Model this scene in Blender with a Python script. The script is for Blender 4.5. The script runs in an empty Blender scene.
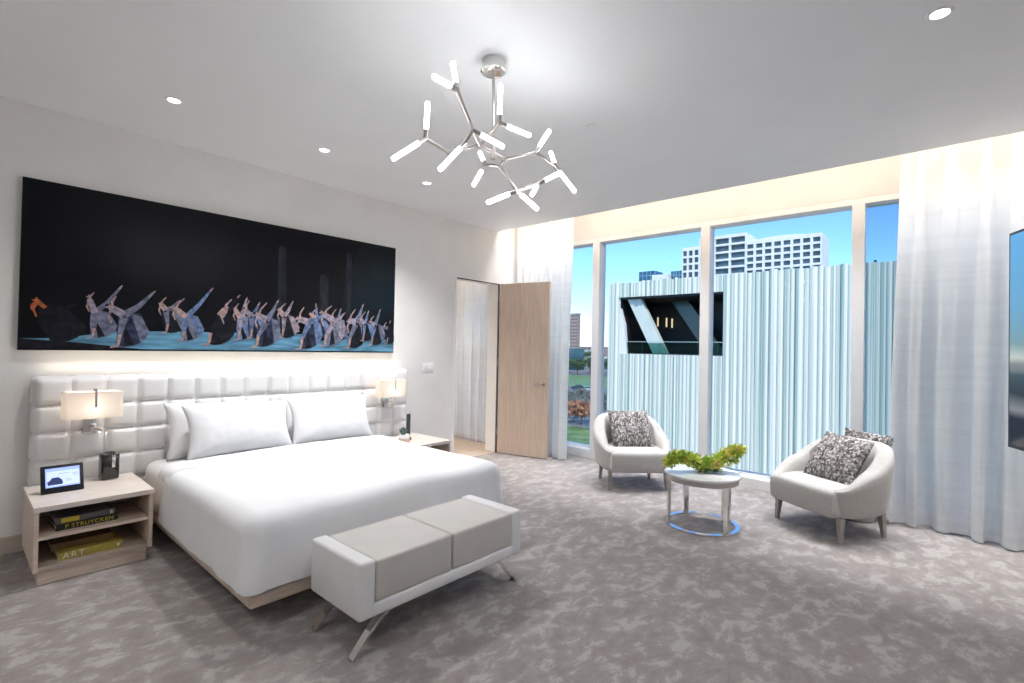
import bpy, bmesh, math, random
from mathutils import Vector, Matrix, noise, Euler

scene = bpy.context.scene
COL = scene.collection
PI = math.pi
random.seed(7)

# ------------------------------------------------------------------ helpers
class MB:
    """collects vertices and faces (with a material slot) and links them as one mesh object"""
    def __init__(s):
        s.v, s.f, s.m = [], [], []
    def add(s, vs, fs, mi=0, M=None):
        o = len(s.v)
        for p in vs:
            p = Vector(p)
            s.v.append(tuple(M @ p) if M is not None else tuple(p))
        for f in fs:
            s.f.append([i + o for i in f]); s.m.append(mi)
        return s
    def bm(s, b, mi=0, M=None):
        b.verts.index_update()
        vs = [v.co.copy() for v in b.verts]; fs = [[v.index for v in f.verts] for f in b.faces]
        b.free()
        return s.add(vs, fs, mi, M)
    def box(s, x0, x1, y0, y1, z0, z1, bev=0.0, seg=2, mi=0, M=None):
        b = bmesh.new()
        bmesh.ops.create_cube(b, size=1)
        for v in b.verts:
            v.co = Vector(((x0 + x1) / 2 + v.co.x * (x1 - x0), (y0 + y1) / 2 + v.co.y * (y1 - y0), (z0 + z1) / 2 + v.co.z * (z1 - z0)))
        if bev > 0:
            bmesh.ops.bevel(b, geom=b.edges[:], offset=bev, segments=seg, profile=0.5, affect='EDGES')
        return s.bm(b, mi, M)
    def tube(s, pts, r, n=12, cap=True, mi=0, M=None):
        pts = [Vector(p) for p in pts]
        rs = r if isinstance(r, (list, tuple)) else [r] * len(pts)
        vs, fs = [], []
        ref = None
        for i, p in enumerate(pts):
            t = (pts[min(i + 1, len(pts) - 1)] - pts[max(i - 1, 0)]).normalized()
            if ref is None:
                ref = t.orthogonal().normalized()
            ref = (ref - t * ref.dot(t))
            ref = ref.normalized() if ref.length > 1e-6 else t.orthogonal().normalized()
            bi = t.cross(ref)
            for k in range(n):
                a = 2 * PI * k / n
                vs.append(p + (ref * math.cos(a) + bi * math.sin(a)) * rs[i])
        for i in range(len(pts) - 1):
            for k in range(n):
                a, b2 = i * n + k, i * n + (k + 1) % n
                fs.append([a, b2, b2 + n, a + n])
        if cap:
            fs.append(list(range(n))[::-1]); fs.append([(len(pts) - 1) * n + k for k in range(n)])
        return s.add(vs, fs, mi, M)
    def lathe(s, prof, n=32, mi=0, M=None):
        vs, fs = [], []
        for (r, z) in prof:
            for k in range(n):
                a = 2 * PI * k / n
                vs.append((r * math.cos(a), r * math.sin(a), z))
        for i in range(len(prof) - 1):
            for k in range(n):
                a, b2 = i * n + k, i * n + (k + 1) % n
                fs.append([a, b2, b2 + n, a + n])
        fs.append(list(range(n))[::-1]); fs.append([(len(prof) - 1) * n + k for k in range(n)])
        return s.add(vs, fs, mi, M)
    def bar(s, pts, w, t, up=(0, 1, 0), mi=0, M=None):
        """flat bar along pts: width w along `up`, thickness t across"""
        pts = [Vector(p) for p in pts]; up = Vector(up).normalized()
        vs, fs = [], []
        for i, p in enumerate(pts):
            d = (pts[min(i + 1, len(pts) - 1)] - pts[max(i - 1, 0)]).normalized()
            nn = d.cross(up).normalized()
            for a, b2 in ((-1, -1), (1, -1), (1, 1), (-1, 1)):
                vs.append(p + up * (a * w / 2) + nn * (b2 * t / 2))
        for i in range(len(pts) - 1):
            for k in range(4):
                a, b2 = i * 4 + k, i * 4 + (k + 1) % 4
                fs.append([a, b2, b2 + 4, a + 4])
        fs.append([3, 2, 1, 0]); e = (len(pts) - 1) * 4
        fs.append([e, e + 1, e + 2, e + 3])
        return s.add(vs, fs, mi, M)
    def prism(s, poly, d, mi=0, M=None):
        """polygon in the xz plane extruded along y from 0 to d"""
        n = len(poly)
        vs = [(x, 0, z) for x, z in poly] + [(x, d, z) for x, z in poly]
        fs = [list(range(n)), [n + i for i in range(n)][::-1]]
        for i in range(n):
            j = (i + 1) % n
            fs.append([j, i, i + n, j + n])
        return s.add(vs, fs, mi, M)
    def grid(s, fn, nu, nv, mi=0, M=None, closeu=False):
        vs, fs = [], []
        for j in range(nv + 1):
            for i in range(nu if closeu else nu + 1):
                vs.append(fn(i / nu, j / nv))
        st = nu if closeu else nu + 1
        for j in range(nv):
            for i in range(nu):
                i2 = (i + 1) % nu if closeu else i + 1
                fs.append([j * st + i, j * st + i2, (j + 1) * st + i2, (j + 1) * st + i])
        return s.add(vs, fs, mi, M)
    def build(s, name, mats, parent=None, smooth=35, weld=False, loc=None, rot=None):
        me = bpy.data.meshes.new(name)
        me.from_pydata(s.v, [], s.f)
        mats = mats if isinstance(mats, (list, tuple)) else [mats]
        for m in mats:
            me.materials.append(m)
        if len(mats) > 1:
            me.polygons.foreach_set('material_index', s.m)
        b = bmesh.new(); b.from_mesh(me)
        if weld:
            bmesh.ops.remove_doubles(b, verts=b.verts[:], dist=1e-4)
        bmesh.ops.recalc_face_normals(b, faces=b.faces[:])
        b.to_mesh(me); b.free()
        if smooth:
            me.shade_smooth()
            me.set_sharp_from_angle(angle=math.radians(smooth))
        o = bpy.data.objects.new(name, me); COL.objects.link(o)
        if loc is not None: o.location = loc
        if rot is not None: o.rotation_euler = rot
        if parent is not None: o.parent = parent
        return o

def tag(o, label=None, cat=None, group=None, kind=None):
    if label: o['label'] = label
    if cat: o['category'] = cat
    if group: o['group'] = group
    if kind: o['kind'] = kind
    return o

def thing(name, label, cat, loc=(0, 0, 0), rz=0, group=None, kind=None):
    o = bpy.data.objects.new(name, None); COL.objects.link(o)
    o.empty_display_size = 0.1
    o.location = loc; o.rotation_euler = (0, 0, rz)
    return tag(o, label, cat, group, kind)

def dup(root, loc, rz, label=None, group=None):
    def cp(o, par):
        c = o.copy(); COL.objects.link(c); c.parent = par
        for ch in list(o.children): cp(ch, c)
        return c
    kids = list(root.children)
    r = root.copy(); COL.objects.link(r)
    for ch in kids: cp(ch, r)
    r.location = loc; r.rotation_euler = (root.rotation_euler[0], root.rotation_euler[1], rz)
    if label: r['label'] = label
    if group: r['group'] = group
    return r

def text(name, s, size, mat, parent, loc, rot, extrude=0.0005, align='CENTER', space=1.0):
    c = bpy.data.curves.new(name, 'FONT'); c.body = s; c.size = size; c.extrude = extrude
    c.align_x = align; c.align_y = 'CENTER'; c.space_character = space
    c.materials.append(mat)
    tmp = bpy.data.objects.new(name + '_curve', c); COL.objects.link(tmp)
    me = bpy.data.meshes.new_from_object(tmp.evaluated_get(bpy.context.evaluated_depsgraph_get()))
    bpy.data.objects.remove(tmp); bpy.data.curves.remove(c)
    me.name = name
    o = bpy.data.objects.new(name, me); COL.objects.link(o)
    o.location = loc; o.rotation_euler = rot; o.parent = parent
    return o

def smoothstep(a, b, x):
    t = max(0.0, min(1.0, (x - a) / (b - a))); return t * t * (3 - 2 * t)

# ------------------------------------------------------------------ materials
def new_mat(name):
    m = bpy.data.materials.new(name); m.use_nodes = True
    nt = m.node_tree
    return m, nt, nt.nodes['Principled BSDF']

def mat(name, col, rough=0.5, metal=0.0, var=0.0, scale=20, bump=0.0, bscale=200, stretch=(1, 1, 1), col2=None, detail=4, spec=0.5, coat=0.0, emit=None, estr=0.0, sheen=0.0):
    m, nt, p = new_mat(name)
    p.inputs['Base Color'].default_value = (*col, 1)
    p.inputs['Roughness'].default_value = rough; p.inputs['Metallic'].default_value = metal
    p.inputs['Specular IOR Level'].default_value = spec
    p.inputs['Coat Weight'].default_value = coat
    p.inputs['Sheen Weight'].default_value = sheen
    if emit:
        p.inputs['Emission Color'].default_value = (*emit, 1); p.inputs['Emission Strength'].default_value = estr
    tc = nt.nodes.new('ShaderNodeTexCoord'); mp = nt.nodes.new('ShaderNodeMapping')
    mp.inputs['Scale'].default_value = stretch
    nt.links.new(tc.outputs['Object'], mp.inputs['Vector'])
    if var > 0 or col2:
        n = nt.nodes.new('ShaderNodeTexNoise'); n.inputs['Scale'].default_value = scale; n.inputs['Detail'].default_value = detail
        nt.links.new(mp.outputs[0], n.inputs['Vector'])
        r = nt.nodes.new('ShaderNodeValToRGB')
        c2 = col2 or tuple(max(0, c * (1 - var)) for c in col)
        c1 = col if col2 else tuple(min(1, c * (1 + var * 0.5)) for c in col)
        r.color_ramp.elements[0].position = 0.35; r.color_ramp.elements[0].color = (*c2, 1)
        r.color_ramp.elements[1].position = 0.65; r.color_ramp.elements[1].color = (*c1, 1)
        nt.links.new(n.outputs['Fac'], r.inputs['Fac']); nt.links.new(r.outputs[0], p.inputs['Base Color'])
    if bump > 0:
        n2 = nt.nodes.new('ShaderNodeTexNoise'); n2.inputs['Scale'].default_value = bscale; n2.inputs['Detail'].default_value = 3
        nt.links.new(mp.outputs[0], n2.inputs['Vector'])
        b = nt.nodes.new('ShaderNodeBump'); b.inputs['Strength'].default_value = bump; b.inputs['Distance'].default_value = 0.002
        nt.links.new(n2.outputs['Fac'], b.inputs['Height']); nt.links.new(b.outputs[0], p.inputs['Normal'])
    return m

M = {}
M['wall'] = mat('wall_paint', (0.865, 0.838, 0.808), 0.75, var=0.03, scale=3, bump=0.05, bscale=120)
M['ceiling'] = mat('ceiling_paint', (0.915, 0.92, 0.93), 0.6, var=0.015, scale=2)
M['white_metal'] = mat('white_frame_paint', (0.92, 0.92, 0.925), 0.35, var=0.02, scale=8)
M['white_trim'] = mat('white_trim_paint', (0.92, 0.92, 0.92), 0.4, var=0.02, scale=6)
M['base'] = mat('baseboard_oak', (0.62, 0.53, 0.45), 0.5, var=0.12, scale=14, stretch=(0.4, 6, 6))
M['oak'] = mat('pale_oak', (0.76, 0.63, 0.525), 0.45, var=0.16, scale=7, stretch=(1, 6, 14), detail=6)
M['oak_top'] = mat('pale_oak_top', (0.80, 0.71, 0.635), 0.4, var=0.10, scale=7, stretch=(1, 9, 9), detail=6)
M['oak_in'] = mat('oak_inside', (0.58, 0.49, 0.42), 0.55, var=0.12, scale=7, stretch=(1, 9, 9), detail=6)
M['door'] = mat('door_oak', (0.68, 0.545, 0.44), 0.32, var=0.13, scale=9, stretch=(7, 7, 0.35), detail=6)
M['leather'] = mat('white_leather', (0.89, 0.875, 0.865), 0.42, var=0.02, scale=6, bump=0.12, bscale=260)
M['bench_white'] = mat('bench_leather', (0.80, 0.79, 0.79), 0.4, var=0.03, scale=6, bump=0.1, bscale=260)
M['bench_cushion'] = mat('bench_cushion_leather', (0.60, 0.57, 0.535), 0.42, var=0.03, scale=9, bump=0.15, bscale=240)
M['linen'] = mat('bed_linen', (0.90, 0.90, 0.91), 0.85, var=0.015, scale=5, bump=0.06, bscale=500, sheen=0.2)
M['sheet'] = mat('mattress_sheet', (0.84, 0.82, 0.80), 0.85, var=0.02, scale=5, bump=0.06, bscale=500)
M['chair'] = mat('chair_fabric', (0.47, 0.45, 0.43), 0.85, var=0.06, scale=40, bump=0.25, bscale=420, sheen=0.3)
M['chair_seat'] = mat('chair_seat_fabric', (0.51, 0.495, 0.475), 0.85, var=0.05, scale=40, bump=0.25, bscale=420, sheen=0.3)
M['chair_leg'] = mat('chair_leg_wood', (0.34, 0.31, 0.285), 0.4, var=0.15, scale=12, stretch=(6, 6, 1))
M['chrome'] = mat('chrome', (0.78, 0.76, 0.74), 0.12, 1.0, var=0.03, scale=5)
M['nickel'] = mat('brushed_nickel', (0.50, 0.46, 0.43), 0.28, 1.0, var=0.06, scale=40)
M['steel'] = mat('satin_steel', (0.62, 0.61, 0.60), 0.25, 1.0, var=0.03, scale=30)
M['marble'] = mat('white_stone', (0.84, 0.84, 0.83), 0.18, col2=(0.74, 0.73, 0.72), scale=5, detail=8)
M['apron'] = mat('table_apron', (0.56, 0.53, 0.51), 0.3, 0.6, var=0.05, scale=20)
M['black'] = mat('black_plastic', (0.012, 0.012, 0.014), 0.3, var=0.2, scale=30)
M['gloss_black'] = mat('smoked_gloss', (0.02, 0.018, 0.018), 0.08, var=0.2, scale=30, coat=0.5)
M['charcoal'] = mat('charcoal', (0.04, 0.042, 0.046), 0.5, var=0.2, scale=30)
M['plate'] = mat('switch_plastic', (0.88, 0.88, 0.88), 0.35, var=0.01, scale=5)
M['plate_line'] = mat('switch_gap', (0.6, 0.6, 0.6), 0.5, var=0.02, scale=5)
M['yellow'] = mat('yellow_print', (0.72, 0.58, 0.05), 0.5, var=0.05, scale=20)
M['book_black'] = mat('book_black', (0.018, 0.017, 0.016), 0.45, var=0.2, scale=20)
M['book_grey'] = mat('book_grey', (0.16, 0.16, 0.165), 0.5, var=0.1, scale=20)
M['book_gold'] = mat('book_gold', (0.50, 0.40, 0.08), 0.45, var=0.12, scale=30)
M['book_brown'] = mat('book_brown', (0.20, 0.135, 0.045), 0.5, var=0.2, scale=14)
M['page'] = mat('book_pages', (0.70, 0.66, 0.58), 0.8, var=0.15, scale=30, stretch=(1, 1, 30))
M['white_print'] = mat('white_print', (0.85, 0.82, 0.72), 0.5, var=0.02, scale=20)
M['pot'] = mat('blush_pot', (0.80, 0.56, 0.44), 0.5, var=0.06, scale=30)
M['pot_white'] = mat('white_pot', (0.85, 0.84, 0.83), 0.4, var=0.02, scale=30)
M['succulent'] = mat('succulent', (0.10, 0.17, 0.13), 0.5, var=0.3, scale=60)
M['stem'] = mat('stem_bark', (0.16, 0.10, 0.05), 0.7, var=0.3, scale=40)
M['darkleaf'] = mat('dark_leaf', (0.05, 0.10, 0.035), 0.45, var=0.3, scale=30)
M['mirror_dark'] = mat('dark_bolt', (0.1, 0.1, 0.1), 0.3, 1.0, var=0.1, scale=10)

def foliage_mat(name, a, b, c, scale=18):
    m, nt, p = new_mat(name)
    tc = nt.nodes.new('ShaderNodeTexCoord'); n = nt.nodes.new('ShaderNodeTexNoise'); n.inputs['Scale'].default_value = scale; n.inputs['Detail'].default_value = 3
    nt.links.new(tc.outputs['Object'], n.inputs['Vector'])
    r = nt.nodes.new('ShaderNodeValToRGB'); e = r.color_ramp.elements
    e[0].position = 0.36; e[0].color = (*a, 1); e[1].position = 0.66; e[1].color = (*c, 1)
    k = e.new(0.52); k.color = (*b, 1)
    nt.links.new(n.outputs['Fac'], r.inputs['Fac']); nt.links.new(r.outputs[0], p.inputs['Base Color'])
    p.inputs['Roughness'].default_value = 0.5
    return m
M['spray'] = foliage_mat('spray_leaf', (0.36, 0.54, 0.09), (0.74, 0.80, 0.17), (0.95, 0.78, 0.30), 12)
M['tree'] = foliage_mat('tree_leaf', (0.035, 0.075, 0.03), (0.07, 0.13, 0.05), (0.13, 0.19, 0.07), 1.2)
M['rust_tree'] = foliage_mat('rust_leaf', (0.22, 0.09, 0.05), (0.42, 0.19, 0.10), (0.50, 0.30, 0.18), 1.2)
M['grey_shrub'] = foliage_mat('grey_shrub_leaf', (0.10, 0.12, 0.09), (0.20, 0.22, 0.18), (0.34, 0.33, 0.29), 0.9)
M['lawn'] = foliage_mat('lawn_grass', (0.11, 0.20, 0.05), (0.20, 0.32, 0.08), (0.28, 0.36, 0.14), 0.35)

def carpet():
    m, nt, p = new_mat('mottled_carpet')
    L = nt.links.new
    tc = nt.nodes.new('ShaderNodeTexCoord'); mp = nt.nodes.new('ShaderNodeMapping')
    mp.inputs['Scale'].default_value = (1.0, 1.45, 1.0); mp.inputs['Rotation'].default_value = (0, 0, math.radians(35))
    L(tc.outputs['Object'], mp.inputs['Vector'])
    n = nt.nodes.new('ShaderNodeTexNoise'); n.inputs['Scale'].default_value = 6.3; n.inputs['Detail'].default_value = 10; n.inputs['Roughness'].default_value = 0.70; n.inputs['Distortion'].default_value = 0.35
    L(mp.outputs[0], n.inputs['Vector'])
    r = nt.nodes.new('ShaderNodeValToRGB'); e = r.color_ramp.elements
    e[0].position = 0.36; e[0].color = (0.225, 0.194, 0.183, 1)
    e[1].position = 0.575; e[1].color = (0.375, 0.345, 0.33, 1)
    k = e.new(0.46); k.color = (0.258, 0.226, 0.214, 1)
    k = e.new(0.525); k.color = (0.285, 0.254, 0.242, 1)
    L(n.outputs['Fac'], r.inputs['Fac'])
    f = nt.nodes.new('ShaderNodeTexNoise'); f.inputs['Scale'].default_value = 160; f.inputs['Detail'].default_value = 2
    L(tc.outputs['Object'], f.inputs['Vector'])
    mx = nt.nodes.new('ShaderNodeMix'); mx.data_type = 'RGBA'; mx.blend_type = 'OVERLAY'; mx.inputs[0].default_value = 0.22
    L(r.outputs[0], mx.inputs[6]); L(f.outputs['Fac'], mx.inputs[7]); L(mx.outputs[2], p.inputs['Base Color'])
    p.inputs['Roughness'].default_value = 0.92; p.inputs['Specular IOR Level'].default_value = 0.25
    p.inputs['Sheen Weight'].default_value = 0.25
    b = nt.nodes.new('ShaderNodeBump'); b.inputs['Strength'].default_value = 0.35; b.inputs['Distance'].default_value = 0.004
    L(f.outputs['Fac'], b.inputs['Height']); L(b.outputs[0], p.inputs['Normal'])
    return m
M['carpet'] = carpet()
M['woodfloor'] = mat('oak_floor', (0.55, 0.44, 0.34), 0.4, var=0.15, scale=6, stretch=(1, 8, 1), detail=6)

def sheer(name, col, transp, transl):
    m, nt, p = new_mat(name); L = nt.links.new
    nt.nodes.remove(p); out = nt.nodes['Material Output']
    tc = nt.nodes.new('ShaderNodeTexCoord'); mp = nt.nodes.new('ShaderNodeMapping'); mp.inputs['Scale'].default_value = (1.2, 1.2, 26)
    L(tc.outputs['Object'], mp.inputs['Vector'])
    n = nt.nodes.new('ShaderNodeTexNoise'); n.inputs['Scale'].default_value = 1.0; n.inputs['Detail'].default_value = 5; n.inputs['Roughness'].default_value = 0.7
    L(mp.outputs[0], n.inputs['Vector'])
    r = nt.nodes.new('ShaderNodeValToRGB'); e = r.color_ramp.elements
    e[0].position = 0.38; e[0].color = (*[c * 0.94 for c in col], 1); e[1].position = 0.6; e[1].color = (*col, 1)
    L(n.outputs['Fac'], r.inputs['Fac'])
    d = nt.nodes.new('ShaderNodeBsdfDiffuse'); t = nt.nodes.new('ShaderNodeBsdfTranslucent'); tr = nt.nodes.new('ShaderNodeBsdfTransparent')
    L(r.outputs[0], d.inputs['Color']); L(r.outputs[0], t.inputs['Color'])
    a = nt.nodes.new('ShaderNodeMixShader'); a.inputs[0].default_value = transl
    L(d.outputs[0], a.inputs[1]); L(t.outputs[0], a.inputs[2])
    # the weave is denser in its bands, so the bands let less through
    mr = nt.nodes.new('ShaderNodeMapRange'); mr.inputs['From Min'].default_value = 0.35; mr.inputs['From Max'].default_value = 0.65
    mr.inputs['To Min'].default_value = transp * 0.75; mr.inputs['To Max'].default_value = transp * 1.25
    L(n.outputs['Fac'], mr.inputs['Value'])
    b = nt.nodes.new('ShaderNodeMixShader'); L(mr.outputs[0], b.inputs[0]); L(a.outputs[0], b.inputs[1]); L(tr.outputs[0], b.inputs[2])
    L(b.outputs[0], out.inputs['Surface'])
    return m
M['sheer'] = sheer('sheer_curtain', (0.94, 0.94, 0.93), 0.035, 0.32)

def glass(name, tint):
    m, nt, p = new_mat(name); L = nt.links.new
    nt.nodes.remove(p); out = nt.nodes['Material Output']
    tr = nt.nodes.new('ShaderNodeBsdfTransparent'); tr.inputs['Color'].default_value = (*tint, 1)
    g = nt.nodes.new('ShaderNodeBsdfGlossy'); g.inputs['Roughness'].default_value = 0.0
    fr = nt.nodes.new('ShaderNodeFresnel'); fr.inputs['IOR'].default_value = 1.12
    mx = nt.nodes.new('ShaderNodeMixShader'); L(fr.outputs[0], mx.inputs[0]); L(tr.outputs[0], mx.inputs[1]); L(g.outputs[0], mx.inputs[2])
    L(mx.outputs[0], out.inputs['Surface'])
    return m
M['glass'] = glass('clear_pane', (0.97, 0.985, 0.985))
M['glass_tint'] = glass('tinted_pane', (0.74, 0.80, 0.82))
M['tv_glass'] = mat('panel_gloss', (0.01, 0.01, 0.012), 0.1, var=0.1, scale=4)

def shade_mat():
    m, nt, p = new_mat('lamp_shade_fabric'); L = nt.links.new
    nt.nodes.remove(p); out = nt.nodes['Material Output']
    d = nt.nodes.new('ShaderNodeBsdfDiffuse'); t = nt.nodes.new('ShaderNodeBsdfTranslucent')
    n = nt.nodes.new('ShaderNodeTexNoise'); n.inputs['Scale'].default_value = 300
    r = nt.nodes.new('ShaderNodeValToRGB'); r.color_ramp.elements[0].color = (0.82, 0.78, 0.74, 1); r.color_ramp.elements[1].color = (0.9, 0.87, 0.84, 1)
    L(n.outputs['Fac'], r.inputs['Fac']); L(r.outputs[0], d.inputs['Color']); L(r.outputs[0], t.inputs['Color'])
    a = nt.nodes.new('ShaderNodeMixShader'); a.inputs[0].default_value = 0.55
    L(d.outputs[0], a.inputs[1]); L(t.outputs[0], a.inputs[2]); L(a.outputs[0], out.inputs['Surface'])
    return m
M['shade'] = shade_mat()

def emis(name, col, s):
    m, nt, p = new_mat(name)
    p.inputs['Base Color'].default_value = (*[min(0.9, c) for c in col], 1); p.inputs['Roughness'].default_value = 0.4
    p.inputs['Emission Color'].default_value = (*col, 1); p.inputs['Emission Strength'].default_value = s
    return m
M['tube'] = emis('frosted_tube', (0.97, 0.985, 1.0), 16.0)
M['lens'] = emis('downlight_lens', (1.0, 0.96, 0.90), 12.0)
M['warm_bulb'] = emis('warm_bulb', (1.0, 0.75, 0.42), .55)
M['bulb'] = emis('lamp_bulb', (1.0, 0.91, 0.80), 300.0)

# ------------------------------------------------------------------ camera
f_px = 501.7
def ray(px, py): return Vector(((px - 512) / f_px, (py - 341.5) / f_px, 1.0))
v1 = ray(958, 357).normalized(); v2 = ray(-50, 337); v2 = (v2 - v1 * v1.dot(v2)).normalized()
v3 = v1.cross(v2)
if v3.y > 0: v3 = -v3
right = Vector((v1.x, v2.x, v3.x)); down = Vector((v1.y, v2.y, v3.y)); fwd = Vector((v1.z, v2.z, v3.z))
cam = bpy.data.cameras.new('camera'); cam_o = bpy.data.objects.new('camera', cam); COL.objects.link(cam_o)
cam.sensor_width = 36; cam.lens = f_px / 1024 * 36; cam.clip_start = 0.05; cam.clip_end = 5000
mw = Matrix.Identity(4)
for i in range(3):
    mw[i][0] = right[i]; mw[i][1] = -down[i]; mw[i][2] = -fwd[i]
mw[2][3] = 1.45
cam_o.matrix_world = mw
scene.camera = cam_o

# ------------------------------------------------------------------ room
YW, XW, ZC = 4.777, 5.735, 3.06
XB, YT, XS = -1.7, -1.25, 5.04        # back wall, television wall, edge of the ceiling slot
def struct(mb, name, m, parent=None, label=None, cat=None, smooth=0):
    o = mb.build(name, m, parent, smooth=smooth)
    if parent is None: tag(o, label, cat, kind='structure')
    return o
struct(MB().box(XB - .2, 6.1, YT - .2, 4.80, -0.2, 0), 'floor', M['carpet'], None, 'grey mottled carpet covering the bedroom floor', 'floor')
struct(MB().box(2.9, 6.1, 4.80, 8.2, -0.2, 0.0), 'floor_hall', M['woodfloor'], None, 'oak plank floor beyond the open doorway', 'floor')
w = MB()
w.box(XB - .2, 4.285, YW, 4.98, 0, 3.5); w.box(4.285, 5.085, YW, 4.98, 2.345, 3.5); w.box(5.085, 6.0, YW, 4.98, 0, 3.5)
struct(w, 'wall_left', M['wall'], None, 'off-white wall behind the bed with a doorway', 'wall')
struct(MB().box(XB - .2, XB, YT, YW, 0, 3.5), 'wall_back', M['wall'], None, 'off-white wall behind the camera', 'wall')
struct(MB().box(XB - .2, 6.0, YT - .2, YT, 0, 3.5), 'wall_right', M['wall'], None, 'off-white wall behind the television', 'wall')
struct(MB().box(XW, 6.0, YT, YW, 2.945, 3.5), 'wall_front', M['wall'], None, 'cove-lit strip of wall above the windows', 'wall')
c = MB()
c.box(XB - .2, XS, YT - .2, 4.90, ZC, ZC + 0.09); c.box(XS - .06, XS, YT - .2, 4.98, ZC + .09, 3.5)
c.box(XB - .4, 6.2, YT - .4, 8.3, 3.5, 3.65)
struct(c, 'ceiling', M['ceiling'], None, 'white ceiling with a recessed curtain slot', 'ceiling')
# the room beyond the doorway
struct(MB().box(2.7, 2.9, 4.98, 8.2, 0, 3.5), 'wall_hall', M['wall'], None, 'wall of the room beyond the doorway', 'wall')
struct(MB().box(2.7, 6.1, 8.0, 8.2, 0, 3.5), 'wall_hall_end', M['wall'], None, 'end wall of the room beyond the doorway', 'wall')
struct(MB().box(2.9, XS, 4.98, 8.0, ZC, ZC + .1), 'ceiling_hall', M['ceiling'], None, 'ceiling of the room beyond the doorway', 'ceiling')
struct(MB().box(XW, 6.0, 4.98, 8.0, 2.945, 3.5), 'wall_hall_front', M['wall'], None, 'strip of wall over the next room window', 'wall')
# trims
struct(MB().box(XB, 4.285, YW - .016, YW, 0, 0.117, .003), 'baseboard_left', M['base'], None, 'pale oak baseboard along the bed wall', 'baseboard')
struct(MB().box(XB, 5.0, YT, YT + .016, 0, 0.117, .003), 'baseboard_right', M['base'], None, 'pale oak baseboard along the television wall', 'baseboard')
struct(MB().box(XW, 6.0, YT, YW, 0, 0.11, .004), 'trim_1', M['white_trim'], None, 'low white sill running under the windows', 'sill')
struct(MB().box(XW, 6.0, 4.98, 8.0, 0, 0.11, .004), 'trim_2', M['white_trim'], None, 'low white sill in the next room', 'sill')
j = MB()
for x0, x1 in ((4.262, 4.288), (5.082, 5.094)): j.box(x0, x1, YW - .012, 4.99, 0, 2.35, .002)
j.box(4.262, 5.094, YW - .012, 4.99, 2.338, 2.352, .002)
struct(j, 'trim_3', M['white_trim'], None, 'white jamb lining the open doorway', 'door jamb')

g_ = MB().box(4.29, 5.082, YW - .014, YW - .004, 2.322, 2.338, .001); g_.box(5.068, 5.0815, YW - .014, YW + .01, 0, 2.338, .001)  # dark strips stand in for the shaded gap at head and hinge side
struct(g_, 'shade_strip', mat('shadow_gap', (.10, .085, .075), .6, var=.1, scale=10), None, 'thin dark strip drawn as the shadow line around the doorway', 'painted shadow line')

# windows: one bay each between two mullions
edges = [-1.25, -0.74, 0.715, 2.17, 3.625, 4.777]
labels = ['window bay behind the right curtain near the television', 'right window bay partly covered by the sheer curtain', 'window bay behind the right armchair and table',
          'window bay with the dark opening of the facing building', 'narrow window bay beside the left curtain']
for i in range(5):
    a, b = edges[i], edges[i + 1]
    wn = thing('window_%d' % (i + 1), labels[i], 'window', (XW, a, 0), 0, None, 'structure')
    fr = MB(); W_ = b - a
    fr.box(0.001, .20, 0.05, W_, 2.885, 2.9445, .004)              # head
    fr.box(0.10, .22, 0.05, W_, .105, .135, .003)             # glazing bead on the sill
    fr.build('frame', M['white_metal'], wn, smooth=0)
    if i < 4:
        mu = MB().box(-.003, .085, W_ - .052, W_ + .052, .105, 2.942, .004); mu.box(.083, .20, W_ - .032, W_ + .032, .105, 2.90, .003)
        mu.build('mullion', M['white_metal'], wn, smooth=0)
    pn = MB().box(.135, .143, .02, W_ - .02, .12, 2.90)
    pn.build('pane', M['glass_tint'] if i == 1 else M['glass'], wn, smooth=0)
wn = thing('window_6', 'window of the next room behind its curtain', 'window', (XW, 4.98, 0), 0, None, 'structure')
fr = MB().box(0, .2, 0, 3.0, 2.885, 2.945, .004); fr.box(0, .2, 0, .1, .105, 2.9, .004); fr.box(0, .2, 1.45, 1.55, .105, 2.9, .004); fr.build('frame', M['white_metal'], wn, smooth=0)
MB().box(.135, .143, .05, 2.98, .12, 2.9).build('pane', M['glass'], wn, smooth=0)

# door leaf, hinged on the right of the opening and standing open into the room
dr = thing('door_1', 'pale oak door standing open beside the left curtain', 'door', (5.088, 4.745, 0), math.atan2(-0.78, 0.165), None, 'structure')
d = MB().box(0, .755, -.022, .022, .012, 2.335, .003); d.build('leaf', M['door'], dr, smooth=0)
for sy in (-1, 1):
    h = MB(); h.lathe([(.026, 0), (.026, .008), (.012, .010), (.012, .045)], 20, M=Matrix.Translation((.69, sy * .022, .985)) @ Matrix.Rotation(-sy * PI / 2, 4, 'X'))
    h.tube([(.69, sy * .062, .985), (.56, sy * .062, .985)], .0095, 12)
    tag(h.build('handle', M['steel'], dr), 'satin steel lever handle')
MB().box(.752, .758, -.012, .012, .90, 1.07).build('latch_plate', M['steel'], dr, smooth=0)
for z in (.25, 1.2, 2.1):
    MB().tube([(-.012, -.02, z), (-.012, -.02, z + .1)], .007, 10).build('hinge', M['steel'], dr)

# light switch
sw = thing('light_switch', 'white three-rocker light switch plate beside the doorway', 'switch', (3.85, YW, 1.195))
MB().box(-.085, .085, -.009, 0, -.058, .058, .004).build('plate', M['plate'], sw)
for k in range(3):
    x = -.046 + k * .046
    MB().box(x - .018, x + .018, -.013, -.008, -.036, .036, .002).build('rocker', M['plate'], sw)

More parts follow.
